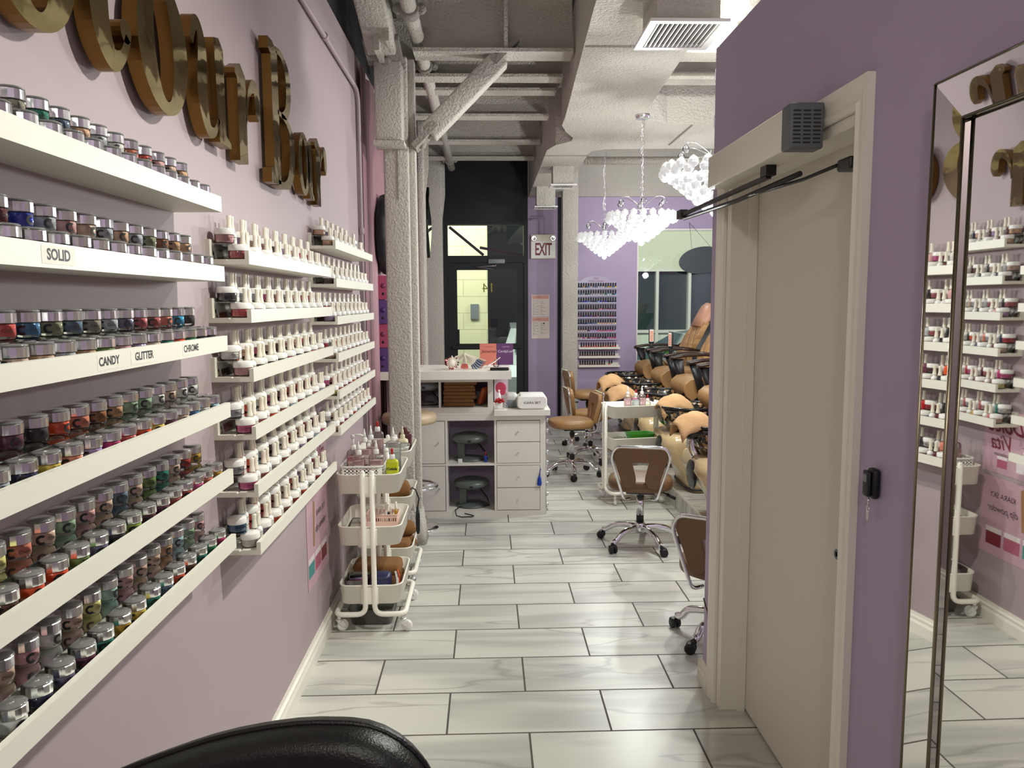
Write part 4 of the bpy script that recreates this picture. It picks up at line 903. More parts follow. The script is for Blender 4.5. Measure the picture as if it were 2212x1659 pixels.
t = thing('steel_canister', 'short steel pot with knob lid at the left of the far cart top', 'pot', c3(-.02, -.13, .688)); mb = MB(); o_ = rrect(.09, .09, .012); mb.loft([[(x, y, z) for x, y in o_] for z in (0, .04)], 0); obj('pot', mb, M_CHROMES, t); mb = MB(); mb.loft([[(x*s_, y*s_, z) for x, y in o_] for z, s_ in ((.04, 1.04), (.05, .9), (.053, .2))], 0); mb.cyl((0, 0, .052), (0, 0, .085), .003, 8); obj('lid', mb, M_CHROMES, t)
mb = MB(); mb.sphere((0, 0, .022), .05, 12, 6, 0, (1.5, .8, .42)); tag(obj('white_cloth', mb, M_WHITEP, None, None, c3(-.05, -.02, .688), .3), 'crumpled white tissue on the top tray of the far cart', 'tissue')
mb = MB(); o_ = rrect(.22, .16, .05); mb.loft([[(x*.8, y*.8, 0) for x, y in o_], [(x, y, .07) for x, y in o_], [(x*1.04, y*1.04, .072) for x, y in o_], [(x*.95, y*.95, .07) for x, y in o_], [(x*.75, y*.75, .004) for x, y in o_]], 0); tag(obj('green_tray', mb, mat('green_plastic', rgb(70, 170, 40), .4), None, None, c3(.0, .08, .436+.03), .15), 'bright green plastic basin in the middle tray of the far cart', 'basin')
mb = MB(); mb.box(-.08, .08, -.06, .06, 0, .029); tag(obj('box', mb, M_WHITE, None, None, c3(0, .08, .436)), 'white box beneath the green basin on the far cart', 'box')
mb = MB(); mb.lathe([(.05, 0), (.058, .01), (.06, .07), (.056, .07), (.05, .012), (.0001, .006)], 20); tag(obj('steel_bowl', mb, M_CHROMES, None, None, c3(.0, -.09, .436)), 'round dark steel bowl beside the green basin on the far cart', 'bowl')

# ================= seating =================
def caster_dark():
    mb = MB(); mb.cyl((0, 0, .04), (0, 0, .062), .008, 8)
    for sy in (-1, 1): mb.lathe([(.002, -.009), (.020, -.009), (.0255, -.005), (.0255, .005), (.020, .009), (.002, .009)], 16, 0, Matrix.Translation((.012, sy*.014, .0257)) @ Matrix.Rotation(PI/2, 4, 'X'))
    mb.rbox(-.006, .028, -.026, .026, .026, .052, .008); return mb.mesh('caster', [M_BLKP])
CD = caster_dark()
def star_base(t, R, zh, rz0):
    for k in range(5):
        a = rz0+k*2*PI/5; ca, sa = math.cos(a), math.sin(a)
        pts = [(ca*q, sa*q, z) for q, z in ((.02, zh), (.09, zh+.005), (.18, zh-.01), (R-.03, zh-.05), (R, .062))]
        mb = MB(); mb.tube(bend(pts, .05, 3), .019, 10); o = obj('leg', mb, M_CHROME, t)
        c_ = link('caster', CD, o, (ca*R, sa*R, 0), a+random.uniform(-1.5, 1.5))
    mb = MB(); mb.lathe([(.034, zh-.035), (.036, zh-.02), (.036, zh+.02), (.028, zh+.035)], 16); obj('hub', mb, M_CHROME, t)
def task_chair(label, loc, rz, leather, zs=.455, base_r=.265, base_a=.3, back_rz=0):
    """small salon task chair: the back stands on local -Y"""
    t = thing('task_chair', label, 'chair', loc, rz, 'tan salon task chairs')
    star_base(t, base_r, .118, base_a)
    mb = MB(); mb.cyl((0, 0, .15), (0, 0, .26), .024, 14, 1); mb.cyl((0, 0, .24), (0, 0, zs-.085), .0235 if False else .017, 14, 0); mb.cyl((0, 0, .20), (0, 0, zs-.12), .0255, 14, 0); obj('gas_lift', mb, [M_CHROME, M_BLKP], t)
    mb = MB(); mb.rbox(-.09, .09, -.10, .09, zs-.095, zs-.070, .005); mb.tube([(.05, 0, zs-.085), (.15, .01, zs-.105), (.20, .01, zs-.13)], .005, 8); mb.cyl((.17, .01, zs-.115), (.225, .01, zs-.142), .010, 10); obj('lever', mb, M_BLKP, t)
    mb = MB(); P = lambda s_, z: [(x*s_, y*s_+.01, z) for x, y in rrect(.41, .40, .16, 8)]
    mb.loft([P(.88, zs-.07), P(.98, zs-.06), P(1, zs-.045), P(1, zs-.02), P(.965, zs-.004), P(.8, zs+.006), P(.3, zs+.010)], 0); obj('seat', mb, leather, t)
    # backrest: rounded trapezoid with a triangular opening
    T = Matrix.Translation((0, -.185, zs-.035)) @ Matrix.Rotation(back_rz, 4, 'Z') @ Matrix.Rotation(math.radians(9), 4, 'X') @ Matrix(((1, 0, 0, 0), (0, 0, -1, 0), (0, 1, 0, 0), (0, 0, 0, 1)))
    mb = MB()
    o_ = bend([(-.06, .0, 0), (-.115, .02, 0), (-.175, .215, 0), (-.14, .262, 0), (.14, .262, 0), (.175, .215, 0), (.115, .02, 0), (.06, .0, 0)], .04, 4)
    def slab(pts, hw, d0, d1, mm=0):
        c = [sum(p[i] for p in pts)/len(pts) for i in (0, 1)]
        sh = lambda k, z: [(c[0]+(p[0]-c[0])*k, c[1]+(p[1]-c[1])*k, z) for p in pts]
        mb.loft([sh(.93, d0), sh(1, d0+.010), sh(1, d1-.010), sh(.93, d1)], mm, True, True, True, True, T)
    q = lambda pts, r: [tuple(v[:2]) for v in bend([(a, b_, 0) for a, b_ in pts]+[(pts[0][0], pts[0][1], 0)], r, 3)][:-1]
    slab(q([(-.105, .0), (-.045, .0), (-.025, .05), (-.055, .185), (-.06, .27), (-.15, .27), (-.172, .22)][::-1], .022), 0, -.022, .022)
    slab(q([(.105, .0), (.045, .0), (.025, .05), (.055, .185), (.06, .27), (.15, .27), (.172, .22)], .022), 0, -.022, .022)
    slab(q([(-.13, .175), (.13, .175), (.135, .27), (-.135, .27)], .012), 0, -.0225, .0225)
    obj('backrest', mb, leather, t)
    mb = MB(); T2 = T @ Matrix.Translation((0, 0, .026))
    fr = bend([(-.07, -.085, -.07), (-.10, -.07, .0), (-.182, .22, 0), (-.15, .283, 0), (.15, .283, 0), (.182, .22, 0), (.10, -.07, .0), (.07, -.085, -.07)], .045, 6)
    mb.tube(fr, .009, 10, 0, T2); obj('back_frame', mb, M_CHROME, t)
    return t
task_chair('tan task chair with open triangle back facing away, in the middle aisle', (.985, 4.90, 0), -.2, M_TAN, .452, .265, -1.02, 0)
task_chair('tan task chair partly hidden behind the purple wall corner, nearest', (1.10, 3.46, 0), -.55, M_TAN, .40, .235, 3.1, 0)
task_chair('tan task chair turned left with its round seat beside the white drawers', (.765, 6.95, 0), math.radians(97), M_TANL, .52, .25, .5, 0)
task_chair('tan task chair facing right, second behind the cart', (1.02, 7.60, 0), math.radians(-86), M_TANL, .50, .25, .2, 0)
task_chair('tan task chair with the tallest back, farthest by the white column', (1.10, 8.45, 0), math.radians(-82), M_TANL, .60, .25, .9, 0)
# round stool behind the column
t = thing('pedestal_stool', 'round cream leather stool with chrome foot ring and disc base behind the column', 'stool', (-.548, 5.36, 0))
mb = MB(); mb.lathe([(.15, .745), (.180, .750), (.190, .770), (.190, .795), (.178, .815), (.12, .826), (.0001, .83)], 28); obj('seat', mb, M_CREAML, t)
mb = MB(); mb.cyl((0, 0, .02), (0, 0, .745), .026, 14); obj('post', mb, M_CHROME, t)
mb = MB(); mb.tube([(.02+.165*math.cos(a), .165*math.sin(a), .30) for a in [k*PI/14 for k in range(28)]], .011, 8, closed=True); mb.cyl((.02, 0, .30), (.17, 0, .30), .008); mb.cyl((-.14, 0, .30), (0, 0, .30), .008); obj('foot_ring', mb, M_CHROME, t)
mb = MB(); mb.lathe([(.195, 0), (.195, .006), (.15, .016), (.04, .030), (.03, .05)], 30); obj('base_disc', mb, M_CHROME, t)
# black chair in the foreground
t = thing('black_chair', 'black leather chair back with rounded top in the near foreground', 'chair', (-.388, .985, 0), math.radians(-3)); t.scale = (1.05, 1, 1.009)
mb = MB(); top = [(-.36, .70), (-.375, .80), (-.34, .84), (-.24, .885), (-.10, .955), (.03, 1.005), (.14, 1.026), (.23, 1.024), (.285, .985), (.32, .90), (.325, .70), (.29, .56), (-.32, .56)]
o_ = [tuple(v[:2]) for v in bend([(a, b_, 0) for a, b_ in top]+[(top[0][0], top[0][1], 0)], .05, 3)][::-1]
cxx, czz = 0, .8; sh = lambda k, y: [(cxx+(a-cxx)*k, y+.10*(a*a)*-1.2, czz+(b_-czz)*k) for a, b_ in o_]
mb.loft([sh(.90, -.045), sh(.965, -.04), sh(.995, -.022), sh(1, 0), sh(.985, .02), sh(.94, .032), sh(.6, .036)], 0); obj('backrest', mb, M_BLKL, t)
mb = MB(); mb.tube([(a, .10*a*a*-1.2-.002, b_) for a, b_ in o_], .0045, 6, closed=True); obj('piping', mb, M_BLKL, t)
mb = MB(); mb.rbox(-.25, .25, -.48, .0, .40, .50, .035, 4); obj('seat', mb, M_BLKL, t)
mb = MB(); mb.box(-.05, .05, -.02, .012, .38, .60); obj('back_support', mb, M_BLKP, t)
mb = MB(); mb.cyl((0, -.24, .12), (0, -.24, .40), .028, 14); obj('gas_lift', mb, M_CHROME, t)
for k in range(5):
    a = k*2*PI/5+.3; mb = MB(); mb.tube([(0, -.24, .12), (.12*math.cos(a), -.24+.12*math.sin(a), .10), (.24*math.cos(a), -.24+.24*math.sin(a), .055)], .015, 8); o = obj('leg', mb, M_CHROME, t); link('caster', CD, o, (.24*math.cos(a), -.24+.24*math.sin(a), 0), a)
# ================= counter made of cube shelving =================
KX0, KX1, KY0, KY1, KZ = -.70, .425, 5.645, 6.03, .755
def cube_unit(label, x0, x1, z0, z1, y0, y1, xs, zs, t_out=.04, t_in=.016):
    t = thing('cube_shelf', label, 'shelf unit', ((x0+x1)/2, (y0+y1)/2, z0), 0, 'white cube shelf units of the counter')
    X = lambda v: v-(x0+x1)/2; Yc = (y0+y1)/2; Yv = lambda v: v-Yc
    mb = MB(); mb.box(X(x0), X(x0+t_out), Yv(y0), Yv(y1), 0, z1-z0); mb.box(X(x1-t_out), X(x1), Yv(y0), Yv(y1), 0, z1-z0)
    mb.box(X(x0+t_out), X(x1-t_out), Yv(y0), Yv(y1), 0, .035); mb.box(X(x0+t_out), X(x1-t_out), Yv(y0), Yv(y1), z1-z0-.04, z1-z0)
    obj('carcass', mb, M_WHITE, t)
    mb = MB()
    for x in xs: mb.box(X(x)-t_in/2, X(x)+t_in/2, Yv(y0)+.001, Yv(y1), .035, z1-z0-.04)
    for z in zs: mb.box(X(x0+t_out), X(x1-t_out), Yv(y0)+.002, Yv(y1)-.001, z-z0-t_in/2, z-z0+t_in/2)
    if xs or zs: obj('divider', mb, M_WHITE, t)
    mb = MB(); mb.box(X(x0+.005), X(x1-.005), Yv(y1)-.008, Yv(y1)-.002, .005, z1-z0-.005); obj('back_panel', mb, M_WR, t)
    return t, X, Yv
LXs = [-.308, .053]; ZM = .385
kt, X, Yv = cube_unit('white lower cube shelf with doors, open cubes and four drawers', KX0, KX1, 0, KZ, KY0, KY1, LXs, [ZM])
def knob(par, x, y, z):
    mb = MB(); mb.lathe([(.003, 0), (.003, .008), (.007, .011), (.007, .018), (.0001, .020)], 10, 0, Matrix.Translation((x, y, z)) @ Matrix.Rotation(PI/2, 4, 'X')); obj('knob', mb, M_CHROMES, par)
for z0, z1 in ((.040, ZM-.012), (ZM+.012, KZ-.045)):
    mb = MB(); mb.box(X(KX0+.043), X(LXs[0]-.012), Yv(KY0)-.002, Yv(KY0)+.016, z0, z1); d_ = obj('door', mb, M_WHITE, kt); knob(d_, X(LXs[0]-.055), Yv(KY0)-.002, (z0+z1)/2)
for z0, z1 in ((.040, .205), (.210, ZM-.011), (ZM+.011, .550), (.555, KZ-.045)):
    mb = MB(); mb.box(X(LXs[1]+.011), X(KX1-.043), Yv(KY0)-.001, Yv(KY0)+.30, z0, z1); d_ = obj('drawer', mb, M_WHITE, kt); knob(d_, X(.222), Yv(KY0)-.001, (z0+z1)/2)
UX0, UX1 = -.70, .04
ut, Xu, Yu = cube_unit('white upper cube shelf holding folded brown towels under the high counter top', UX0, UX1, KZ+.022, 1.04, KY0, KY1, [-.352], [])
mb = MB(); mb.box(-.70, .455, 5.60, 6.05, KZ+.0005, KZ+.0215) if False else mb.box(.02+.025, .455, 5.59, 6.06, KZ+.0005, KZ+.041); mb.box(-.70, .0449, 5.645, 6.03, KZ+.0005, KZ+.0215)
tag(obj('low_counter_top', mb, M_WHITE), 'low white counter top under the white nail lamp', 'counter top')
HZ = 1.04
mb = MB(); mb.box(XL+.012, .168, 5.42, 6.02, HZ+.0005, HZ+.058); tag(obj('high_counter_top', mb, M_WHITE), 'high thick white counter top crossing behind the near column', 'counter top')
mb = MB(); mb.box(.428, .434, 5.66, 6.02, 0, KZ-.002)
for k in range(9): mb.cyl((.436, 5.66, .06+k*.08), (.440, 5.655, .085+k*.08), .009, 6)
tag(obj('mirror_edge_strip', mb, M_CHROMES), 'narrow glittery silver strip on the end of the lower cube shelf', 'trim strip')
# things in the cubes
ty = (KY0+.15)
zz = KZ+.057+.0005
for k, h in enumerate((.060, .055, .048, .070)):
    towel(f'folded brown terry towel, {("bottom", "second from the bottom", "third from the bottom", "top")[k]} of the stack in the upper cube', (-.215+.004*(k % 2), ty, zz), .235+.01*(k % 2), .24, h*.98, M_TOWB, .02*k, 'brown towels stacked in the upper cube'); zz += h*.985
mb = MB(); mb.rbox(-.016, .016, -.04, .04, 0, .135, .012, 3, 0, Matrix.Rotation(.35, 4, 'Y')); tag(obj('orange_case', mb, mat('burnt_orange', rgb(170, 80, 38), .5), None, None, (-.055, ty-.03, KZ+.068), -.5), 'burnt orange flat case leaning beside the stacked brown towels', 'case')
def foot_spa(label, loc, m_, sc=1., ped=.13):
    t = thing('ring_lamp_dryer', label, 'nail dryer', loc, 0, 'grey table dryers in the cubes')
    mb = MB(); mb.lathe([(.04*sc, 0), (.12*sc, 0), (.125*sc, .008), (.10*sc, .018), (.04*sc, .024)], 24); obj('base', mb, m_, t)
    mb = MB(); mb.rbox(-.095*sc, -.035*sc, -.04, .04, .015, ped+.01, .012); obj('pillar', mb, m_, t)
    mb = MB(); mb.lathe([(.03*sc, ped), (.105*sc, ped), (.135*sc, ped+.018), (.140*sc, ped+.034), (.125*sc, ped+.054), (.085*sc, ped+.066), (.05*sc, ped+.060), (.0001, ped+.058)], 26); mb.rbox(-.012, .012, -.142*sc, -.13*sc, ped+.018, ped+.034, .003, 2, 1); obj('head', mb, [m_, M_BLKP], t)
    mb = MB(); mb.tube([(.06*sc, .05, ped-.02), (.12*sc, .02, .05), (.135*sc, -.06, .012), (.02, -.10, .010), (-.09, -.09, .010)], .004, 6); obj('power_cord', mb, M_BLKP, t)
    return t
M_DRY = mat('dark_grey_plastic', rgb(96, 104, 100), .3); M_DRY2 = mat('light_grey_plastic', rgb(150, 154, 160), .35)
foot_spa('dark grey round nail dryer in the bottom open cube', (-.13, KY0+.17, .0355), M_DRY, 1., .145)
foot_spa('dark grey oval nail dryer in the upper open cube of the lower shelf', (-.14, KY0+.17, ZM+.0085), M_DRY, 1., .135)
foot_spa('pale grey round nail dryer in the upper shelf behind the stool', (-.475, KY0+.18, KZ+.0575), M_DRY2, .80, .115)
mb = MB(); mb.rbox(-.012, .012, -.01, .01, 0, .05, .004); mb.rbox(-.004, .004, -.008, .008, .05, .08, .003, 2, 1); tag(obj('blue_tube', mb, [mat('blue_plastic', rgb(24, 50, 150), .4), M_RED], None, None, (-.02, KY0+.05, ZM+.0085)), 'small blue and red tube in the open middle cube', 'tube')
mb = MB(); mb.rbox(-.016, .016, -.012, .012, 0, .03, .004); tag(obj('white_plug', mb, M_WHITEP, None, None, (-.21, KY0+.03, ZM+.0085)), 'white power plug lying in the open middle cube', 'plug')
t = thing('key_tassel', 'blue tassel key hanging from the third drawer', 'key', (.378, KY0-.012, .30)); mb = MB(); mb.lathe([(.014, -.075), (.017, -.06), (.012, -.02), (.004, 0)], 10); obj('tassel', mb, mat('blue_thread', rgb(20, 60, 170), .7), t); mb = MB(); mb.tube([(0, 0, 0), (.005, .004, .03), (.01, .006, .05)], .003, 6); obj('loop', mb, mat('blue_thread', rgb(20, 60, 170), .7), t)
mb = MB(); mb.tube([(-.22, KY0+.06, .05), (-.25, KY0-.01, .045), (-.24, KY0-.03, .008), (-.20, KY0-.06, .006), (-.12, KY0-.05, .006), (-.11, KY0-.03, .006), (-.18, KY0-.012, .02)], .004, 6); tag(obj('black_cable', mb, M_BLKP), 'black power cable looping out of the bottom cube onto the floor', 'cable')
# uv lamp
t = thing('nail_lamp', 'white ridged nail lamp with black brand lettering on the low counter', 'nail lamp', (.325, 5.72, KZ+.0415))
P = lambda w_, h0, r: rrect(w_, h0, r, 4)
mb = MB(); Tn = Matrix(((1, 0, 0, 0), (0, 0, 1, 0), (0, 1, 0, 0), (0, 0, 0, 1)))
mb.loft([[(x*s_, y, z*s_+.052) for x, z in rrect(.218, .088, .022)] for y, s_ in ((-.105, .93), (-.097, 1), (.10, 1), (.11, .95))], 0); mb.rbox(-.09, .095, -.085, .10, .085, .108, .012, 3); mb.rbox(-.085, .085, -.095, .09, .002, .01, .003); obj('housing', mb, M_WHITEP, t)
mb = MB(); text(mb, 'KIARA SKY', .026, FACE_MY(.0, -.1062, .050), 0); obj('brand_print', mb, M_INK, t)
t = thing('nail_lamp', 'small pale grey rounded lamp just left of the white nail lamp', 'nail lamp', (.175, 5.80, KZ+.0415)); mb = MB(); mb.rbox(-.045, .05, -.08, .08, 0, .105, .03, 4); obj('housing', mb, mat('pearl_grey_plastic', rgb(200, 200, 198), .35), t); mb = MB(); mb.rbox(-.03, .03, -.083, -.079, .005, .06, .0015, 1); obj('opening', mb, M_GREY, t)
t = thing('flower_pot', 'square white pot of red flowers on the low counter', 'potted flowers', (.085, 5.68, KZ+.0415))
mb = MB(); mb.rbox(-.022, .022, -.022, .022, 0, .05, .005); obj('pot', mb, M_WHITEP, t)
mb = MB()
for k in range(24):
    a = k*2.4; r_ = .006*math.sqrt(k)*1.1; mb.sphere((r_*math.cos(a), r_*math.sin(a), .060+.012*math.cos(k)), .011, 7, 5, 0, (1, 1, .7))
obj('flowers', mb, mat('red_petals', rgb(176, 30, 36), .7), t)
t = thing('perfume_bottle', 'little white bottle behind the red flowers on the low counter', 'bottle', (.085, 5.80, KZ+.0415)); mb = MB(); mb.lathe([(.015, 0), (.017, .05), (.012, .09), (.005, .11)], 12); obj('bottle', mb, M_WHITEP, t); mb = MB(); mb.lathe([(.007, .11), (.008, .125), (.0001, .13)], 10); obj('cap', mb, M_WHITEP, t)
t = thing('tinsel_bundle', 'loose silver and blue foil bundle between the pot and lamps', 'foil', (.135, 5.67, KZ+.0415)); mb = MB(); rr_ = random.Random(3)
for k in range(26):
    a = rr_.uniform(0, 6.28); e = rr_.uniform(.1, 1.2); L_ = rr_.uniform(.02, .045); mb.cyl((0, 0, .012), (L_*math.cos(a)*math.cos(e)*.6, L_*math.sin(a)*.5, .012+L_*math.sin(e)), .0022, 4, k % 2)
obj('strands', mb, [M_CHROMES, mat('blue_foil', rgb(70, 90, 150), .2, .8)], t)
t = thing('picture_card', 'pale card with pink rose picture standing behind the flowers', 'card', (.10, 5.90, KZ+.0415)); mb = MB(); mb.box(-.05, .055, 0, .003, 0, .235, 0); mb.sphere((0, -.001, .13), .042, 12, 6, 1, (1, .06, 1.1)); mb.sphere((.012, -.002, .10), .025, 12, 6, 1, (1, .06, 1)); mb.box(-.02, .02, -.002, -.0005, .195, .215, 2); obj('card', mb, [mat('card_lilac', rgb(214, 196, 206), .5), mat('rose_print', rgb(190, 60, 90), .5), M_GREY], t)
# items on the high counter
CT = HZ+.0585
def fan(label, loc, rz, tipc, n=16, R=.05, flat=True, tilt=0):
    t = thing('nail_colour_wheel', label, 'sample wheel', loc, rz, 'nail sample wheels on the high counter'); mb = MB()
    T = Matrix.Translation((0, 0, R+.002)) @ Matrix.Rotation(tilt, 4, 'X') @ Matrix.Rotation(PI/2, 4, 'X')
    mb.lathe([(.0001, 0), (R*.55, 0), (R*.55, .002), (.0001, .002)], 20, 0, T)
    for k in range(n):
        a = k*2*PI/n; mb.prism([(R*.5, -.003), (R*.78, -.004), (R, -.0035), (R*1.02, 0), (R, .0035), (R*.78, .004), (R*.5, .003)], 0, .002, 0, T @ Matrix.Rotation(a, 4, 'Z'))
    obj('wheel', mb, M_CREAMP, t); mb = MB()
    for k in range(n):
        a = k*2*PI/n; mb.prism([(R*.78, -.0042), (R, -.004), (R*1.03, 0), (R, .004), (R*.78, .0042)], .0021, .003, k % len(tipc), T @ Matrix.Rotation(a, 4, 'Z')) if flat else None
    obj('painted_tips', mb, [pmat(c_, 'lacquer', .08, 1.) for c_ in tipc], t)
APEX = (-.165, 5.60, CT+.112)
def fanstick(label, cen, tipc, dy, n=15, L_=.15, spread=.30):
    """flat sample sticks on one ring, splayed in a fan that hangs from the shared apex"""
    t = thing('nail_swatch_fan', label, 'sample sticks', (APEX[0], APEX[1]+dy, APEX[2]), 0, 'nail sample fans on the high counter'); mb = MB(); m2 = MB()
    for k in range(n):
        a = cen-spread+2*spread*k/(n-1); T = Matrix.Rotation(a, 4, 'Y') @ Matrix.Translation((0, .0014*(k-n/2), 0))
        mb.box(-.0035, .0035, -.0006, .0006, -L_*.68, 0, 0, T); m2.loft([[(x, y, z) for x in (-w_, w_) for y in ((-.0012, .0012) if x < 0 else (.0012, -.0012))] for z, w_ in ((-L_*.66, .004), (-L_*.85, .0068), (-L_*.97, .0060), (-L_, .003))], k % len(tipc), True, True, True, False, T)
    mb.cyl((0, -.014, 0), (0, .014, 0), .005, 10); obj('sticks', mb, M_CREAMP, t); obj('painted_tips', m2, [pmat(c_, 'lacquer', .08, 1.) for c_ in tipc], t)
fan('round sample wheel with black tips standing at the left of the pile', (-.255, 5.56, CT), .2, ['black', 'white', 'wine'])
fan('small dark sample wheel beside the near column on the counter', (-.485, 5.50, CT), 0, ['plum', 'brown', 'wine'], 14, .030, True, 1.35)
fanstick('sample fan with red tips spread to the left of the pile', .95, ['red', 'dark red', 'coral', 'rose'], .03, 16, .155)
fanstick('upright sample fan with coral tips in the middle of the pile', .02, ['coral', 'salmon', 'red', 'nude'], -.02, 14, .108, .22)
fanstick('sample fan with grey and navy tips leaning right', -.82, ['slate blue', 'navy', 'silver'], .0, 14, .145)
fanstick('sample fan with pale pink and brown tips at the right of the pile', -1.0, ['nude', 'brown', 'pale pink', 'wine'], .05, 14, .165, .22)
mb = MB(); mb.rbox(-.068, .068, -.035, .035, 0, .018, .008, 3); tag(obj('black_pouch', mb, M_BLKL, None, None, (.085, 5.50, CT)), 'long black leather pouch lying on the high counter', 'pouch')
mb = MB(); mb.lathe([(.018, 0), (.022, .01), (.022, .03), (.014, .038), (.014, .05), (.0001, .052)], 14); tag(obj('small_jar', mb, M_GLASS, None, None, (.065, 5.80, CT)), 'small clear jar standing before the purple poster', 'jar')
for k, (x, a) in enumerate(((.0, .5), (.03, .9), (.06, .3))):
    mb = MB(); mb.box(-.045, .045, -.006, .006, 0, .004, 0, Matrix.Rotation(-.3*k, 4, 'Y')); tag(obj('nail_file', mb, M_WHITEP, None, None, (x, 5.72, CT+.008+.02*k), a), f'white nail file, {("lowest", "middle", "topmost")[k]} in the scatter by the clear jar', 'nail file', 'nail files on the high counter')
for lb, x, m_, s_, sh in (('salmon poster card with black script on the counter end', .005, mat('salmon_card', rgb(206, 120, 104), .5), 'Jetsetter', 1), ('purple poster card with pale lettering beside the salmon one', .135, mat('purple_card', rgb(92, 52, 100), .5), 'CandyLush', 0)):
    t = thing('poster_card', lb, 'poster card', (x, 5.97, CT), 0, 'poster cards on the high counter'); mb = MB(); mb.box(-.064, .064, -.002, .002, 0, .165, 0); mb.cyl((0, .003, 0), (0, .03, 0.0), .001, 4); obj('card', mb, m_, t)
    mb = MB(); text(mb, s_, .034 if sh else .028, FACE_MY(.006, -.0025, .105), 0, shear=.4 if sh else .1); text(mb, 'COLLECTION', .009, FACE_MY(.006, -.0025, .14), 0); obj('lettering', mb, M_INK if sh else mat('pale_lilac_ink', rgb(220, 200, 226), .5), t)
# stacked boxes at the left end of the counter
for k, (c_, lb) in enumerate((((86, 58, 120), 'lowest'), ((170, 70, 104), 'second lowest'), ((92, 66, 128), 'second from the top'), ((176, 60, 98), 'topmost'))):
    t = thing('product_box', f'{"purple" if k % 2 == 0 else "pink"} product box with silver bag, {lb} of the stack on the counter', 'box', (-.727+.004*k, 5.49+.01*(k % 2), CT+k*.168), 0, 'boxes stacked on the counter end')
    mb = MB(); mb.box(-.045, .03, -.05, .06, .001, .166, 0); mb.lathe([(.0001, 0), (.018, 0), (.018, .0008), (.0001, .0008)], 16, 1, FACE_MY(-.007, -.0505, .095)); mb.lathe([(.0001, 0), (.010, 0), (.010, .0008), (.0001, .0008)], 14, 2, FACE_MY(-.007, -.0505, .04)); obj('carton', mb, [mat(f'carton_{k%2}', rgb(*c_), .4), mat(f'carton_mark_{k%2}', rgb(c_[0]*.75, c_[1]*.7, c_[2]*.85), .4), M_INK], t)
    mb = MB(); mb.rbox(.031, .062, -.045, .055, .002, .160, .012, 3); v = [(a+.004*math.sin(c*90+b_*60), b_, c) for a, b_, c in mb.v]; mb.v = v; obj('foil_bag', mb, M_CHROMES, t)
# round black-framed wall mirror
t = thing('round_wall_mirror', 'round mirror in a thick scalloped black frame beside the near column', 'mirror', (XL+.045, 5.56, 2.055)); T = Matrix(((0, 0, 1, .001), (1, 0, 0, 0), (0, 1, 0, 0), (0, 0, 0, 1)))
mb = MB(); rings = []
for r_, z in ((.265, .0), (.275, .03), (.262, .062), (.235, .075), (.205, .070), (.185, .045), (.185, 0)): rings.append([(r_*(1+.02*math.sin(12*a))*math.cos(a), r_*(1+.02*math.sin(12*a))*math.sin(a), z) for a in [k*2*PI/72 for k in range(72)]])
mb.loft(rings, 0, False, False, True, True, T); obj('frame', mb, M_BLACK, t); mb = MB(); mb.lathe([(.0001, .03), (.19, .03)], 40, 0, T); obj('glass', mb, M_MIRROR, t)
# tall black framed panel behind the boxes
t = thing('framed_panel', 'tall pink panel with thin black frame behind the near column', 'panel', (XL+.06, 5.80, 0)); mb = MB(); mb.box(-.01, .0, -.30, .30, .3, 1.73); obj('panel', mb, M_PINK, t); mb = MB(); mb.tube([(.0, -.30, .3), (.0, -.30, 1.73), (.0, .30, 1.73)], .008, 6); obj('frame', mb, M_BLK, t)
# dark angled mirror by the far column
t = thing('wall_screen', 'dark diamond-shaped mirror glimpsed between the far columns', 'mirror', (-.60, 8.35, 2.42)); T = Matrix.Rotation(PI/4, 4, 'X'); mb = MB(); mb.box(-.03, 0, -.26, .26, -.26, .26, 0, T); obj('frame', mb, M_BLK, t); mb = MB(); mb.box(.0005, .003, -.22, .22, -.22, .22, 0, T); obj('glass', mb, M_MIRROR, t)

# ================= storefront wall fittings =================
t = thing('exit_sign', 'white exit sign with dark red capitals and two round lamps', 'exit sign', (.745, YE, 2.145))
mb = MB(); mb.rbox(-.165, .165, -.075, -.002, 0, .315, .008); mb.box(-.155, .155, -.077, -.0745, .015, .225, 1); obj('housing', mb, [M_CREAMP, M_WHITEP], t)
mb = MB(); text(mb, 'EXIT', .20, FACE_MY(0, -.079, .115), 0, bold=.004, spacing=.92); v = [(a*.62 if False else a, b_, c) for a, b_, c in mb.v]; mb.v = [(a*.50/.62*.72, b_, .115+(c-.115)*1.12) for a, b_, c in v]; obj('lettering', mb, mat('exit_red', rgb(132, 40, 36), .5), t)
for sx in (-1, 1):
    mb = MB(); mb.lathe([(.028, 0), (.036, .03), (.036, .04), (.030, .042), (.012, .034), (.0001, .034)], 18, 0, Matrix.Translation((sx*.125, -.075, .262)) @ Matrix.Rotation(PI/2, 4, 'X')); obj('lamp_head', mb, [M_CHROMES], t)
mb = MB(); mb.tube(bend([(.57, YE-.02, 2.66), (.70, YE-.02, 2.66), (.70, YE-.02, 2.46)], .03), .011, 8); mb.tube(bend([(.58, YE-.008, 2.70), (.765, YE-.008, 2.70), (.765, YE-.008, 2.46)], .02), .004, 6); tag(obj('conduit_pipe', mb, M_WR), 'small purple-painted conduit above the exit sign', 'pipe')
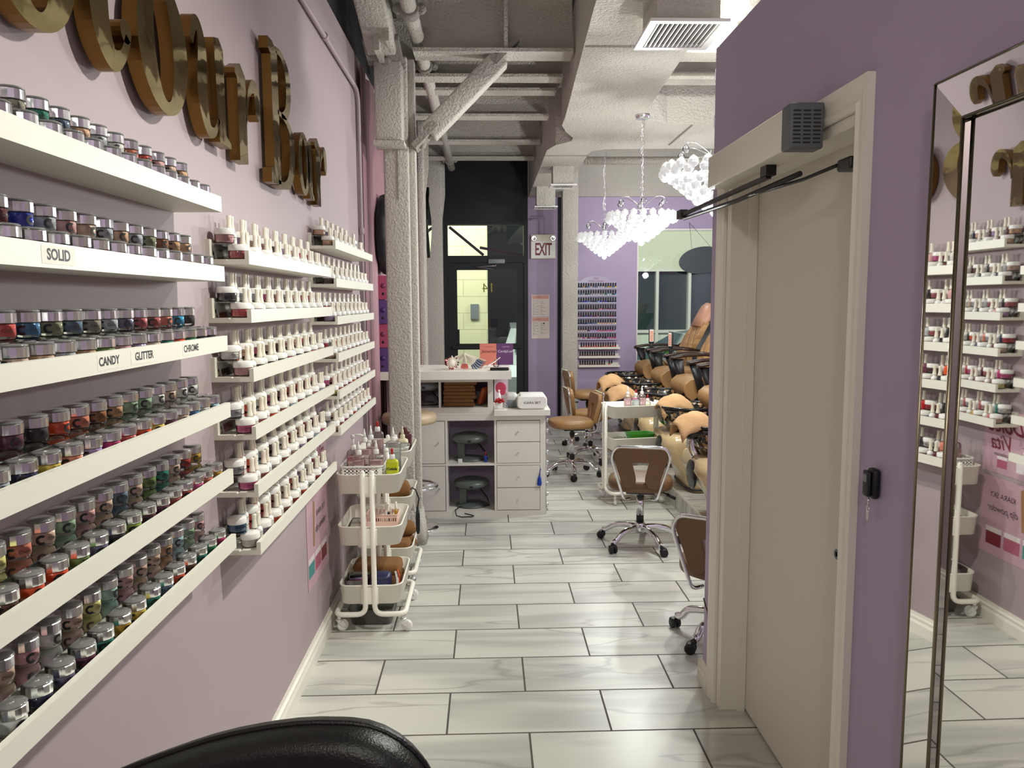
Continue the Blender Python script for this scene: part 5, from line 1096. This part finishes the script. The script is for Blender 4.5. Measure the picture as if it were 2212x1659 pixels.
for k, (z0, z1, lb) in enumerate(((1.385, 1.675, 'upper printed price list sheet with a pink header below the exit sign'), (1.095, 1.380, 'lower printed price list sheet with a pink header below the exit sign'))):
    t = MB(); t.box(-.12, .12, -.004, -.001, 0, z1-z0, 0); t.box(-.11, .11, -.005, -.0041, z1-z0-.055, z1-z0-.008, 1); text(t, 'SUNNY' if k == 0 else 'SUNNY', .028, FACE_MY(-.04, -.0055, z1-z0-.032), 2)
    for r_ in range(17 if k == 0 else 14):
        zq = z1-z0-.075-r_*.0135
        if zq < .015: break
        L1 = .05+.03*math.sin(r_*2.3); t.box(-.105, -.105+L1, -.005, -.0042, zq, zq+.004, 2)
        if r_ % 4: t.box(.0, .045+.03*math.cos(r_*1.7), -.005, -.0042, zq, zq+.004, 2)
    if k: t.sphere((.045, -.005, z1-z0-.085), .011, 10, 6, 3, (1, .1, 1))
    tag(obj('price_list', t, [mat('paper', rgb(236, 224, 214), .6), mat('header_pink', rgb(232, 168, 150), .6), M_GREY, M_INK], None, None, (.712, YE, z0)), lb, 'price list', 'price lists under the exit sign')
# wall polish rack
RX0, RX1, RZ0, RZ1 = 1.165, 1.735, 1.065, 1.845
t = thing('polish_rack', 'clear wall rack with arched header holding eight rows of nail polish', 'rack', ((RX0+RX1)/2, YE, RZ0)); W2 = (RX1-RX0)/2
mb = MB(); o_ = [(-W2, 0), (W2, 0), (W2, RZ1-RZ0-.01), (W2*.7, RZ1-RZ0+.01), (W2*.45, RZ1-RZ0+.06), (0, RZ1-RZ0+.075), (-W2*.45, RZ1-RZ0+.06), (-W2*.7, RZ1-RZ0+.01), (-W2, RZ1-RZ0-.01)]; mb.prism(o_, .001, .006, 0, FACE_MY(0, 0, 0)); obj('back_panel', mb, mat('rack_acrylic', rgb(176, 168, 190), .25), t)
mb = MB(); text(mb, 'Nail', .038, FACE_MY(0, -.008, RZ1-RZ0+.045), 0, shear=.4); text(mb, 'Polish Center', .038, FACE_MY(0, -.008, RZ1-RZ0+.008), 0, shear=.4); obj('header_lettering', mb, mat('rack_pink_ink', rgb(150, 70, 120), .5), t)
rowz = [.005+k*.0965 for k in range(8)]
for z in rowz: mb = MB(); mb.box(-W2, W2, -.05, -.006, z, z+.004); mb.box(-W2, W2, -.052, -.050, z, z+.02); mb.box(-W2+.004, -W2+.02, -.054, -.052, z, z+.014, 1); obj('tier', mb, [mat('rack_acrylic', (0, 0, 0, 1)), M_WHITEP], t)
pb = thing('nail_polish_bottle', 'x', 'nail polish', (0, 0, -5), 0, 'polish bottles in the wall rack'); mb = MB(); mb.lathe([(.0125, 0), (.0142, .002), (.0142, .028), (.0070, .035)], 10); o = link('bottle', mb.mesh('bottle', [None]), pb); o.material_slots[0].link = 'OBJECT'
mb = MB(); mb.lathe([(.0090, .034), (.0096, .036), (.0082, .078), (.0001, .080)], 10); link('cap', mb.mesh('cap', [M_BLK]), pb)
RC = [['nude', 'beige', 'brown', 'rose', 'wine', 'plum', 'pink', 'magenta'], ['nude', 'pale pink', 'plum', 'lilac', 'rose', 'dusty rose', 'pink', 'lilac'], ['navy', 'navy', 'denim blue', 'slate blue', 'beige', 'nude', 'beige', 'pale yellow'], ['plum', 'purple', 'navy', 'wine', 'black', 'plum', 'dark red', 'navy'],
      ['black', 'wine', 'brown', 'charcoal', 'rose', 'plum', 'dark red', 'wine'], ['navy', 'royal blue', 'denim blue', 'navy', 'royal blue', 'charcoal', 'black', 'navy'], ['slate blue', 'charcoal', 'teal', 'silver', 'warm grey', 'sage', 'mint', 'sky blue'], ['navy', 'charcoal', 'denim blue', 'slate blue', 'silver', 'nude', 'gold', 'yellow']]
for r_, z in enumerate(rowz):
    for k in range(17):
        c_ = RC[r_][min(7, k*8//17)] if k % 3 else RC[r_][(k*5+r_) % 8]
        p_, ch = dup(pb, ((RX0+RX1)/2-W2+.022+k*.0328, YE-.028, RZ0+z+.0045), 0, f'{c_} nail polish, {ORD[k+1]} from left, {ORD[8-r_]} row of the clear rack')
        for o in ch:
            if o.name.startswith('bottle'): o.material_slots[0].material = pmat(c_, 'lacquer', .08, 1.)
# three small white shelves with polish
for si, z in enumerate((.950, .832, .712)):
    t = thing('small_shelf', f'small white wall shelf with polish, {("top", "middle", "bottom")[si]} of three under the clear rack', 'shelf', (1.49, YE, z), 0, 'small shelves under the clear rack')
    mb = MB(); mb.box(-.27, .27, -.10, -.001, 0, .010); mb.box(-.275, .275, -.108, -.10, 0, .03); mb.box(-.27, .27, -.011, -.001, .01, .055); obj('ledge', mb, M_SHELF, t)
    for k in range(15 if si < 2 else 14):
        if si == 2 and k == 11: continue
        c_ = 'red' if si == 0 else 'wine'; c_ = {(2, 12): 'coral', (2, 13): 'white'}.get((si, k), c_ if k % 4 else 'dark red')
        p_, ch = dup(pb, (1.255+k*.0325-(.015 if si else 0), YE-.055, z+.0105), 0, f'{c_} nail polish, {ORD[k+1]} from left on the {("top", "middle", "bottom")[si]} small shelf', 'polish bottles on the small shelves')
        for o in ch:
            if o.name.startswith('bottle'): o.material_slots[0].material = pmat(c_, 'lacquer', .08, 1.)
drop(pb)
# oval hanging sign seen from the back, hung in the window
t = thing('oval_sign', 'dark oval board hanging on cords in the window', 'sign', (2.83, 10.20, 2.115)); mb = MB(); T = Matrix.Rotation(math.radians(-8), 4, 'Y') @ Matrix.Rotation(PI/2, 4, 'X'); rings = [[(.31*s_*math.cos(a), .175*s_*math.sin(a), z) for a in [k*PI/24 for k in range(48)]] for z, s_ in ((-.008, .98), (-.006, 1), (.006, 1), (.008, .98))]; mb.loft(rings, 0, True, True, True, False, T); obj('board', mb, mat('sign_slate', rgb(62, 70, 74), .5), t)
for q in (-.14, .13):
    mb = MB(); mb.cyl((q, 0, .15), (-.14, .149, .50), .002, 5); obj('cord', mb, M_BLKP, t)

# ================= chandeliers =================
M_CRY = mat('self_lit_crystal', (.32, .32, .34), .06, emit=(1, 1, .97), estr=.5, spec=.9)  # crystals given their own glow in place of light from the bulbs
M_CRYC = clear('clear_crystal', (.96, .98, 1), .02, .25)
M_BULB = mat('bulb', (1, 1, 1), .4, emit=(1, .98, .92), estr=26)
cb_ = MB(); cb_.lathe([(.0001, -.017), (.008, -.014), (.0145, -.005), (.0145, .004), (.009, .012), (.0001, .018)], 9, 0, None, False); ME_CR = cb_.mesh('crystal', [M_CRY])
db = MB(); db.lathe([(.0001, -.022), (.013, -.018), (.021, -.006), (.021, .004), (.012, .016), (.0035, .026), (.0001, .028)], 12, 0); ME_DR = db.mesh('crystal_drop', [M_CRYC])
def chandelier(label, loc, R, H, top):
    t = thing('chandelier', label, 'chandelier', loc, 0, 'crystal chandeliers in the pedicure area')
    n_t = 8; cnt = [22, 20, 17, 14, 11, 8, 5, 1]
    for k in range(n_t):
        f = k/(n_t-1); r_ = R*(1-f)**.85+.0; z = -H*f**1.05
        if k == 0: r_ = R*.97; z = .012
        if k == 1: r_ = R; z = -.02
        for i in range(cnt[k]):
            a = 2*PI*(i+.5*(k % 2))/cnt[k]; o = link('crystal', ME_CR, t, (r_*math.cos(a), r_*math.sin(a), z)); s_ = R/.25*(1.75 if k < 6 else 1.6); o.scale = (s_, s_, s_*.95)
    mb = MB(); 
    for f in (0, .35, .7): rr_ = R*(1-f)**.85*.94+.004; mb.tube([(rr_*math.cos(a), rr_*math.sin(a), -H*f+.03*(1-f)) for a in [i*PI/14 for i in range(28)]], .004, 6, closed=True)
    mb.cyl((0, 0, -H*.8), (0, 0, .14), .006, 8); obj('chrome_frame', mb, M_CHROME, t)
    for i in range(6):
        a = i*PI/3+.4; ca, sa = math.cos(a), math.sin(a); tip = R*.72
        mb = MB(); mb.tube(bend([(0, 0, .0), (ca*R*.12, sa*R*.12, .09), (ca*tip*.7, sa*tip*.7, .15), (ca*tip, sa*tip, .135), (ca*tip*.92, sa*tip*.92, .115)], .03, 4), .0028, 6); o = obj('arm', mb, M_CHROME, t); link('crystal_drop', ME_DR, o, (ca*tip, sa*tip, .102))
    for i in range(3):
        a = i*2*PI/3; mb = MB(); mb.sphere((R*.35*math.cos(a), R*.35*math.sin(a), -.015), .022, 10, 6); obj('bulb', mb, M_BULB, t)
    mb = MB(); z = .14; k = 0; Hc = top-loc[2]
    while z < Hc-.03:
        a = (k % 2)*PI/2; mb.tube([(.007*math.cos(q)*math.cos(a), .007*math.cos(q)*math.sin(a), z+.014+.016*math.sin(q)) for q in [i*PI/4 for i in range(8)]], .0022, 5, closed=True); z += .026; k += 1
    mb.tube([(.0, .0, .16)]+[(.016*math.cos(q*1.1), .016*math.sin(q*1.1), .16+(Hc-.2)*q/24) for q in range(1, 24)]+[(0, 0, Hc)], .0028, 5, 0)
    obj('chain', mb, M_CHROMES, t); mb = MB(); mb.lathe([(.05, Hc-.03), (.055, Hc-.01), (.055, Hc)], 18); obj('ceiling_cup', mb, M_CHROMES, t)
    return t
chandelier('farthest and smallest of the three crystal chandeliers, left of the others', (1.13, 7.50, 2.20), .245, .19, 3.62)
chandelier('middle crystal chandelier hanging over the task stools', (1.17, 5.90, 2.215), .25, .19, 2.96)
chandelier('nearest crystal chandelier, half hidden by the purple partition', (1.345, 4.60, 2.345), .30, .24, 3.62)
chandelier('crystal chandelier added behind the partition as a fixture for the fill light', (2.9, 6.60, 2.35), .27, .21, 3.62)  # invented fixture, hung where the right-hand fill light sits
# pendant clusters with frosted shades
M_SHADE = mat('frosted_shade', (1, 1, 1), .5, emit=(1, .97, .9), estr=2.2)
def pendant(label, loc, top, spots):
    t = thing('pendant_cluster', label, 'pendant lamp', loc, 0, 'pendant lamps with frosted shades')
    for x, y, z in spots:
        mb = MB(); mb.lathe([(.018, .05), (.024, .045), (.050, -.045), (.048, -.045), (.022, .043)], 20, 0, Matrix.Translation((x, y, z))); o = obj('shade', mb, M_SHADE, t)
        mb = MB(); mb.lathe([(.009, .045), (.009, .085), (.004, .09)], 10, 0, Matrix.Translation((x, y, z))); mb.tube(bend([(x, y, z+.085), (x*.9, y*.9, z+.17), (0, 0, z+.20)], .05, 4), .004, 6); obj('stem', mb, M_CHROME, t)
    mb = MB(); mb.cyl((0, 0, .1), (0, 0, top-loc[2]), .005, 8); mb.lathe([(.06, top-loc[2]-.02), (.06, top-loc[2])], 18); mb.tube([(0, 0, .15)]+[(.03*math.cos(q*.8), .03*math.sin(q*.8), .15+(top-loc[2]-.15)*q/20) for q in range(1, 21)], .003, 5); obj('rod', mb, M_CHROME, t)
pendant('pendant cluster of white glass shades behind the top of the partition', (1.40, 4.30, 3.08), 3.62, [(-.275, .0, -.01), (-.075, -.03, .04), (.0, .06, .12), (.20, .10, .05)])
pendant('shaded lamp standing above the top of the partition, out of frame', (.985, 2.05, 2.86), 3.62, [(.10, .0, .12), (.0, .14, .12), (.0, -.14, .12)])

# ================= pedicure stations =================
M_MOSA = mat('mosaic_glass', rgb(30, 24, 22), .12, coat=1.); nt = M_MOSA.node_tree; b = nt.nodes['Principled BSDF']
tc = nt.nodes.new('ShaderNodeTexCoord'); vo = nt.nodes.new('ShaderNodeTexVoronoi'); vo.inputs['Scale'].default_value = 46; cr = nt.nodes.new('ShaderNodeValToRGB'); cr.color_ramp.interpolation = 'CONSTANT'
cr.color_ramp.elements[0].color = (.01, .008, .007, 1); cr.color_ramp.elements[1].position = .62; cr.color_ramp.elements[1].color = (.30, .17, .06, 1); e = cr.color_ramp.elements.new(.82); e.color = (.75, .66, .5, 1)
nt.links.new(tc.outputs['Object'], vo.inputs['Vector']); nt.links.new(vo.outputs['Color'], cr.inputs[0]); nt.links.new(cr.outputs[0], b.inputs['Base Color']); nt.links.new(cr.outputs[0], b.inputs['Metallic'])
M_TUB = mat('tan_fibreglass', rgb(208, 182, 138), .25, coat=.5)
# quilted leather
M_QUILT = mat('quilted_leather', rgb(186, 142, 92), .42); nt = M_QUILT.node_tree; b = nt.nodes['Principled BSDF']; tc = nt.nodes.new('ShaderNodeTexCoord')
rt_ = nt.nodes.new('ShaderNodeVectorRotate'); rt_.rotation_type = 'X_AXIS'; rt_.inputs['Angle'].default_value = PI/4; wv = []
for d_ in ('Y', 'Z'):
    q = nt.nodes.new('ShaderNodeTexWave'); q.bands_direction = d_; q.inputs['Scale'].default_value = 2.2; q.wave_profile = 'SIN'; nt.links.new(rt_.outputs[0], q.inputs['Vector']); wv.append(q)
nt.links.new(tc.outputs['Object'], rt_.inputs['Vector']); mn = nt.nodes.new('ShaderNodeMath'); mn.operation = 'MINIMUM'; nt.links.new(wv[0].outputs['Fac'], mn.inputs[0]); nt.links.new(wv[1].outputs['Fac'], mn.inputs[1])
pw = nt.nodes.new('ShaderNodeMath'); pw.operation = 'POWER'; pw.inputs[1].default_value = .35; nt.links.new(mn.outputs[0], pw.inputs[0]); bp = nt.nodes.new('ShaderNodeBump'); bp.inputs['Strength'].default_value = 1; bp.inputs['Distance'].default_value = .02; nt.links.new(pw.outputs[0], bp.inputs['Height']); nt.links.new(bp.outputs[0], b.inputs['Normal'])
mb = MB(); mb.box(1.43, 3.85, 3.3, 9.4, 0, .15); mb.box(1.427, 1.43, 3.3, 9.4, .135, .15, 1); struct('floor_platform', mb, [M_FLOOR, M_TRIM])
def station(y, k, head, fr, base=True):
    nm = ORD[k]
    t = thing('pedicure_chair', f'tan quilted pedicure chair with dark armrests, {nm} from the near end of the row', 'chair', (1.71, y, .151), 0, 'pedicure chairs in a row on the platform'); t.scale = (1, 1, .96)
    mb = MB(); P = lambda x, z0, z1, w_: [(x, -w_/2, z0), (x, w_/2, z0), (x, w_/2*.94, z1), (x, -w_/2*.94, z1)]
    mb = MB(); prof_ = [(.0, .64), (-.02, .69), (-.015, .745), (.03, .785), (.10, .800), (.55, .785), (.62, .77), (.62, .68), (.12, .66), (.05, .60)]
    ys = [-.25+.5*i/24 for i in range(25)]
    mb.loft([[(x-(.010*abs(math.sin(PI*i/2.0)) if x < .12 else 0), yy, z) for x, z in prof_] for i, yy in enumerate(ys)], 0, True, True, True, True); obj('seat', mb, M_TANL, t)
    mb = MB(); mb.loft([[(xx, yy*s_, zz_) for yy, xx, zz_ in ((-.25, x0, z), (.25, x0, z), (.25, x0+.10, z-.02), (-.25, x0+.10, z-.02))] for x0, z, s_ in ((.44, .76, 1), (.46, .90, 1.04), (.56, 1.10, 1.02), (.65, 1.25, .86))], 0, True, True, True, False); obj('backrest', mb, M_QUILT, t)
    mb = MB(); mb.loft([[(x0+dx, yy, z+dz) for dx, yy, dz in ((0, -.16*s_, 0), (-.035, -.08*s_, .01), (-.035, .08*s_, .01), (0, .16*s_, 0), (.08, .16*s_, -.03), (.08, -.16*s_, -.03))] for x0, z, s_ in ((.61, 1.20, 1.1), (.66, 1.30, 1.12), (.72, 1.42, .9), (.76, 1.46, .4))], 0, True, True, True, True); obj('headrest_cover', mb, head, t)
    mb = MB(); mb.loft([[(x0+dx, yy, z) for dx, yy in ((.05, -.30*s_), (.05, .30*s_), (.22, .26*s_), (.22, -.26*s_))] for x0, z, s_ in ((.42, .40, 1), (.46, .90, 1.), (.58, 1.12, .95), (.66, 1.26, .80), (.70, 1.30, .5))], 0, True, True, True, True); mb.box(.30, .62, -.24, .24, .0, .655); obj('back_shell', mb, M_BLKP, t)
    for sy in (-1, 1):
        yy = sy*.30
        mb = MB(); mb.loft([[(x, yy-w_/2, z), (x, yy+w_/2, z), (x, yy+w_/2, z+.028), (x, yy-w_/2, z+.028)] for x, z, w_ in ((-.02, .925, .06), (.0, .935, .085), (.12, .955, .07), (.30, .962, .06), (.50, .94, .06))], 0, True, True, True, True)
        mb.loft([[(x-s_, yy-.02, z), (x-s_, yy+.02, z), (x+s_, yy+.02, z), (x+s_, yy-.02, z)] for x, z, s_ in ((.12, .66, .035), (.08, .80, .03), (.05, .935, .05))], 1, True, True, True, True); obj('armrest', mb, [mat('dark_walnut', rgb(48, 32, 26), .3), M_BLKP], t)
    # foot bath
    f = thing('foot_bath', f'tan pedicure basin with black mosaic bowl, {nm} from the near end', 'foot bath', (1.42, y, .151), 0, 'pedicure basins in front of the chairs')
    mb = MB(); P = lambda w_, d_, z, x=0.: [(a*.5*1+x, b_, z) for a, b_ in rrect(w_*2, d_, .12*min(1, w_*3), 6)]
    mb.loft([P(.34, .50, 0, .26), P(.36, .52, .03, .26), P(.42, .54, .14, .25), P(.50, .58, .28, .17), P(.52, .60, .35, .15), P(.50, .58, .42, .16), P(.42, .50, .44, .17)], 0); obj('tub', mb, M_TUB, f)
    mb = MB(); mb.tube([(x, y_, .025) for x, y_, _ in P(.37, .53, 0, .26)], .009, 6, closed=True); obj('trim_band', mb, M_BLKP, f)
    mb = MB(); mb.sphere((-.10, -.04, .31), .12, 18, 10, 0, (.14, 1, .8)); obj('oval_panel', mb, M_BLK, f)
    mb = MB(); mb.lathe([(.12, .44), (.17, .45), (.23, .50), (.245, .54), (.235, .56), (.245, .58), (.25, .61), (.235, .625), (.225, .61), (.20, .52), (.0001, .48)], 32, 0, Matrix.Translation((.14, .0, 0))); obj('bowl', mb, M_MOSA, f)
    mb = MB(); mb.tube([(.14+.245*math.cos(a), .245*math.sin(a), .628) for a in [i*PI/18 for i in range(36)]], .011, 8, closed=True); obj('rim', mb, M_BLK, f)
    if fr:
        fx, fz, fy = fr; fx -= 1.42; fz -= .151
        mb = MB(); mb.tube(bend([(fx+.03, fy, .40), (fx-.03, fy, .50), (fx+.01, fy, fz-.06)], .08, 6), .032, 14); obj('footrest_post', mb, M_CHROME, f)
        mb = MB()
        mb.sphere((fx, fy, fz-.075), .085, 16, 8, 0, (1.15, 1.05, .75)); obj('footrest_pad', mb, M_BLK, f)
        # towel draped over the pad
        mb = MB(); nx, ny = 14, 12; g_ = []
        for i in range(nx+1):
            for j_ in range(ny+1):
                u = i/nx*2-1; v_ = j_/ny*2-1; x = u*.145; yy = v_*.125; z = .048-.045*abs(u)**1.8-(.03*abs(u)**3 if u < 0 else .05*abs(u)**3)-.10*abs(v_)**2.6+.006*math.sin(u*9+v_*5)
                g_.append((x*(1-.12*abs(v_)), yy*(1-.08*abs(u)), z))
        fs = [(i*(ny+1)+j_, (i+1)*(ny+1)+j_, (i+1)*(ny+1)+j_+1, i*(ny+1)+j_+1) for i in range(nx) for j_ in range(ny)]; mb.add(g_, fs, 0, True)
        o = tag(obj('draped_towel', mb, M_TOWT, None, None, (1.42+fx, y+fy, .151+fz), .12), f'tan towel draped over the footrest of the basin {nm} from the near end', 'towel', 'tan towels on the footrests'); sm = o.modifiers.new('thickness', 'SOLIDIFY'); sm.thickness = .012; sm.offset = -1
M_HEADA = mat('pinkish_tan_leather', rgb(186, 138, 112), .45)
for k, (y, fr) in enumerate(((4.95, (1.34, .82, -.02)), (5.88, (1.44, .82, .0)), (6.80, (1.18, .80, -.03)), (7.68, (1.24, .81, .0)), (8.56, None))):
    station(y, k+1, M_HEADA, fr)
# handset on the armrest of the far chairs
for k, (y, lb) in enumerate(((8.26, 'chair remote with orange label standing on the far armrest'), (7.38, 'dark chair remote with thin cable on the fourth armrest'))):
    t = thing('chair_remote', lb, 'remote', (1.76, y, 1.076), 0 if k == 0 else -1.1, 'remotes on the pedicure armrests'); mb = MB(); mb.rbox(-.015, .015, -.015, .015, 0, .06, .006); mb.rbox(-.030, .030, -.010, .010, .055, .215, .008); obj('handset', mb, M_BLKP, t)
    mb = MB(); mb.box(-.022, .022, -.0112, -.0102, .075, .205, 0); 
    for q in range(6): mb.box(-.017, .017, -.0118, -.0113, .085+q*.018, .096+q*.018, 1)
    obj('label_panel', mb, [mat('remote_face', rgb(206, 200, 190), .5), mat('remote_orange', rgb(210, 110, 70), .5)], t); mb = MB(); mb.tube([(.0, .01, .06), (.04, .02, .0), (.10, .03, -.10), (.20, .02, -.20)], .004, 6); obj('cable', mb, M_BLKP, t)
# plants on the window sill
for k, (x, lb) in enumerate(((2.20, 'bright green potted plant on the sill behind the far chair'), (2.42, 'small green potted plant low on the window sill, right'))):
    t = thing('potted_plant', lb, 'plant', (x, YE-.16, .80 if k == 0 else .80), 0, 'plants by the window'); mb = MB(); mb.lathe([(.04, 0), (.055, .08), (.05, .08), (.0001, .07)], 14); obj('pot', mb, M_WHITEP, t); mb = MB(); r_ = random.Random(k)
    for q in range(34):
        a = r_.uniform(0, 6.28); L_ = r_.uniform(.07, .14); e = r_.uniform(.3, 1.3); dx, dy, dz = math.cos(a)*math.cos(e), math.sin(a)*math.cos(e)*.6, math.sin(e); p0 = (0, 0, .07); p1 = (L_*dx*.6, L_*dy*.6, .07+L_*dz*.8); p2 = (L_*dx, L_*dy, .07+L_*dz*.7); n_ = (-math.sin(a)*.012, math.cos(a)*.012, 0)
        mb.add([p0, tuple(a_+b_ for a_, b_ in zip(p1, n_)), p2, tuple(a_-b_ for a_, b_ in zip(p1, n_))], [(0, 1, 2, 3)], 0)
    obj('leaves', mb, mat('leaf_green', rgb(90, 200, 60), .5), t)
mb = MB(); mb.box(2.0, 3.8, YE-.30, YE-.05, .76, .80); mb.box(2.02, 2.06, YE-.28, YE-.06, 0, .76); mb.box(3.7, 3.74, YE-.28, YE-.06, 0, .76); tag(obj('window_bench', mb, M_WHITE), 'narrow white ledge table under the salon window', 'ledge')

# ================= outside =================
bw = mat('painted_block', rgb(232, 226, 186), .85); nt = bw.node_tree; b = nt.nodes['Principled BSDF']; g_ = nt.nodes.new('ShaderNodeNewGeometry'); sx_ = nt.nodes.new('ShaderNodeSeparateXYZ'); cx_ = nt.nodes.new('ShaderNodeCombineXYZ'); br = nt.nodes.new('ShaderNodeTexBrick')
nt.links.new(g_.outputs['Position'], sx_.inputs[0]); nt.links.new(sx_.outputs['X'], cx_.inputs['X']); nt.links.new(sx_.outputs['Z'], cx_.inputs['Y']); nt.links.new(cx_.outputs[0], br.inputs['Vector'])
for k, v in (('Scale', 1.), ('Mortar Size', .006), ('Brick Width', .80), ('Row Height', .28), ('Mortar Smooth', .2)): br.inputs[k].default_value = v
br.inputs['Color1'].default_value = rgb(234, 230, 190); br.inputs['Color2'].default_value = rgb(228, 224, 184); br.inputs['Mortar'].default_value = rgb(190, 184, 150); nt.links.new(br.outputs['Color'], b.inputs['Base Color'])
mb = MB(); mb.box(-3.5, .012, 13.2, 13.5, -.27, 6); wo = tag(obj('block_building', mb, bw), 'pale yellow painted block wall outside the entrance door', 'building')
mb = MB(); mb.box(-.28, -.14, 13.17, 13.2, 1.30, 1.55); tag(obj('meter_box', mb, M_GREY), 'small grey box mounted on the yellow block wall outside', 'box')
mb = MB(); mb.box(-6, 9, 10.5, 22, -.40, -.27); o = struct('ground_outside', mb, mat('asphalt', rgb(60, 62, 64), .8, bump=.3, bscale=60))
t = thing('street_building', 'building across the street with cream fascia, white mullions and dark glass', 'building', (4.2, 16.2, 0))
mb = MB(); mb.box(-1.2, 4.5, 0, .3, 2.24, 5.2); obj('fascia', mb, mat('cream_fascia', rgb(222, 224, 200), .8), t)
mb = MB(); mb.box(-1.2, 4.5, .12, .16, .96, 2.24); obj('dark_glass', mb, mat('night_glass', rgb(52, 66, 66), .08), t)
mb = MB(); mb.box(-1.2, 4.5, .0, .12, 2.20, 2.24); mb.box(-1.2, 4.5, .0, .12, .92, .98)
for x in (-.64, .04, .72, 1.4, 2.1): mb.box(x-.03, x+.03, -.02, .12, -.27, 2.22)
obj('mullions', mb, M_WHITE, t); mb = MB(); mb.box(-1.2, 4.5, .05, .16, -.27, .93); obj('lower_panel', mb, mat('white_green_panel', rgb(224, 232, 214), .7), t)
mb = MB(); mb.box(-1.0, 12, 19.0, 19.2, -.27, 6); tag(obj('dark_building', mb, mat('night_facade', rgb(40, 52, 56), .6)), 'dark night facade seen through the right half of the entrance', 'building')
def car(label, loc, rz, paint, sc=1.):
    t = thing('car', label, 'car', loc, rz, 'cars parked outside'); mb = MB(); W_ = .86*sc
    side = [(-2.1, .30), (-2.15, .62), (-2.0, .80), (-1.15, .92), (-.45, 1.36), (.25, 1.45), (1.0, 1.38), (1.75, 1.0), (2.1, .92), (2.15, .45), (2.05, .28)]
    def ring_(y, k): return [(x*(1 if z < .95 else 1), y*(1 if z < .95 else .84)*k, z) for x, z in side]
    S = [(x, z) for x, z in side]; mb.loft([[(x, y*(1. if z < .95 else q), z) for x, z in S] for y, q in ((-W_, .80), (-W_*.97, .80), (W_*.97, .80), (W_, .80))], 0, True, True, True, False); obj('body', mb, paint, t)
    mb = MB()
    for sy in (-1, 1):
        y0_ = sy*W_*1.004
        def up(x, z): return (x, y0_*(1-(z-.92)/.5*.20)*1.002, z)
        for win in (((-1.0, .96), (-.42, 1.30), (.05, 1.37), (.05, .96)), ((.12, .96), (.12, 1.37), (.80, 1.34), (1.30, 1.05), (1.2, .96))): mb.add([up(x, z) for x, z in win], [tuple(range(len(win)))], 0)
    mb.add([(-1.17, -W_*.74, .95), (-.48, -W_*.66, 1.345), (-.48, W_*.66, 1.345), (-1.17, W_*.74, .95)], [(0, 1, 2, 3)], 0, False, Matrix.Translation((-.012, 0, .012)))
    obj('windows', mb, mat('car_glass', rgb(70, 90, 94), .05), t)
    for x in (-1.35, 1.35):
        for sy in (-1, 1): mb = MB(); mb.lathe([(.10, -.09), (.30, -.10), (.325, -.06), (.325, .06), (.30, .10), (.10, .09)], 24, 0, Matrix.Translation((x, sy*(W_-.05), .305)) @ Matrix.Rotation(PI/2, 4, 'X')); obj('wheel', mb, M_RUB, t)
    for sy in (-1, 1): mb = MB(); mb.rbox(-.80, -.62, sy*(W_+.12)-.10, sy*(W_+.12)+.10, .90, 1.06, .03, 3); obj('side_mirror', mb, paint, t)
car('silver-teal car parked outside the salon window', (3.44, 11.6, -.265), math.radians(0), mat('silver_teal_paint', rgb(170, 186, 186), .25, coat=1.))
car('white car with its side mirror showing through the entrance door', (1.12, 14.8, -.265), math.radians(90), mat('white_car_paint', rgb(226, 238, 236), .25, coat=1.), 1.)
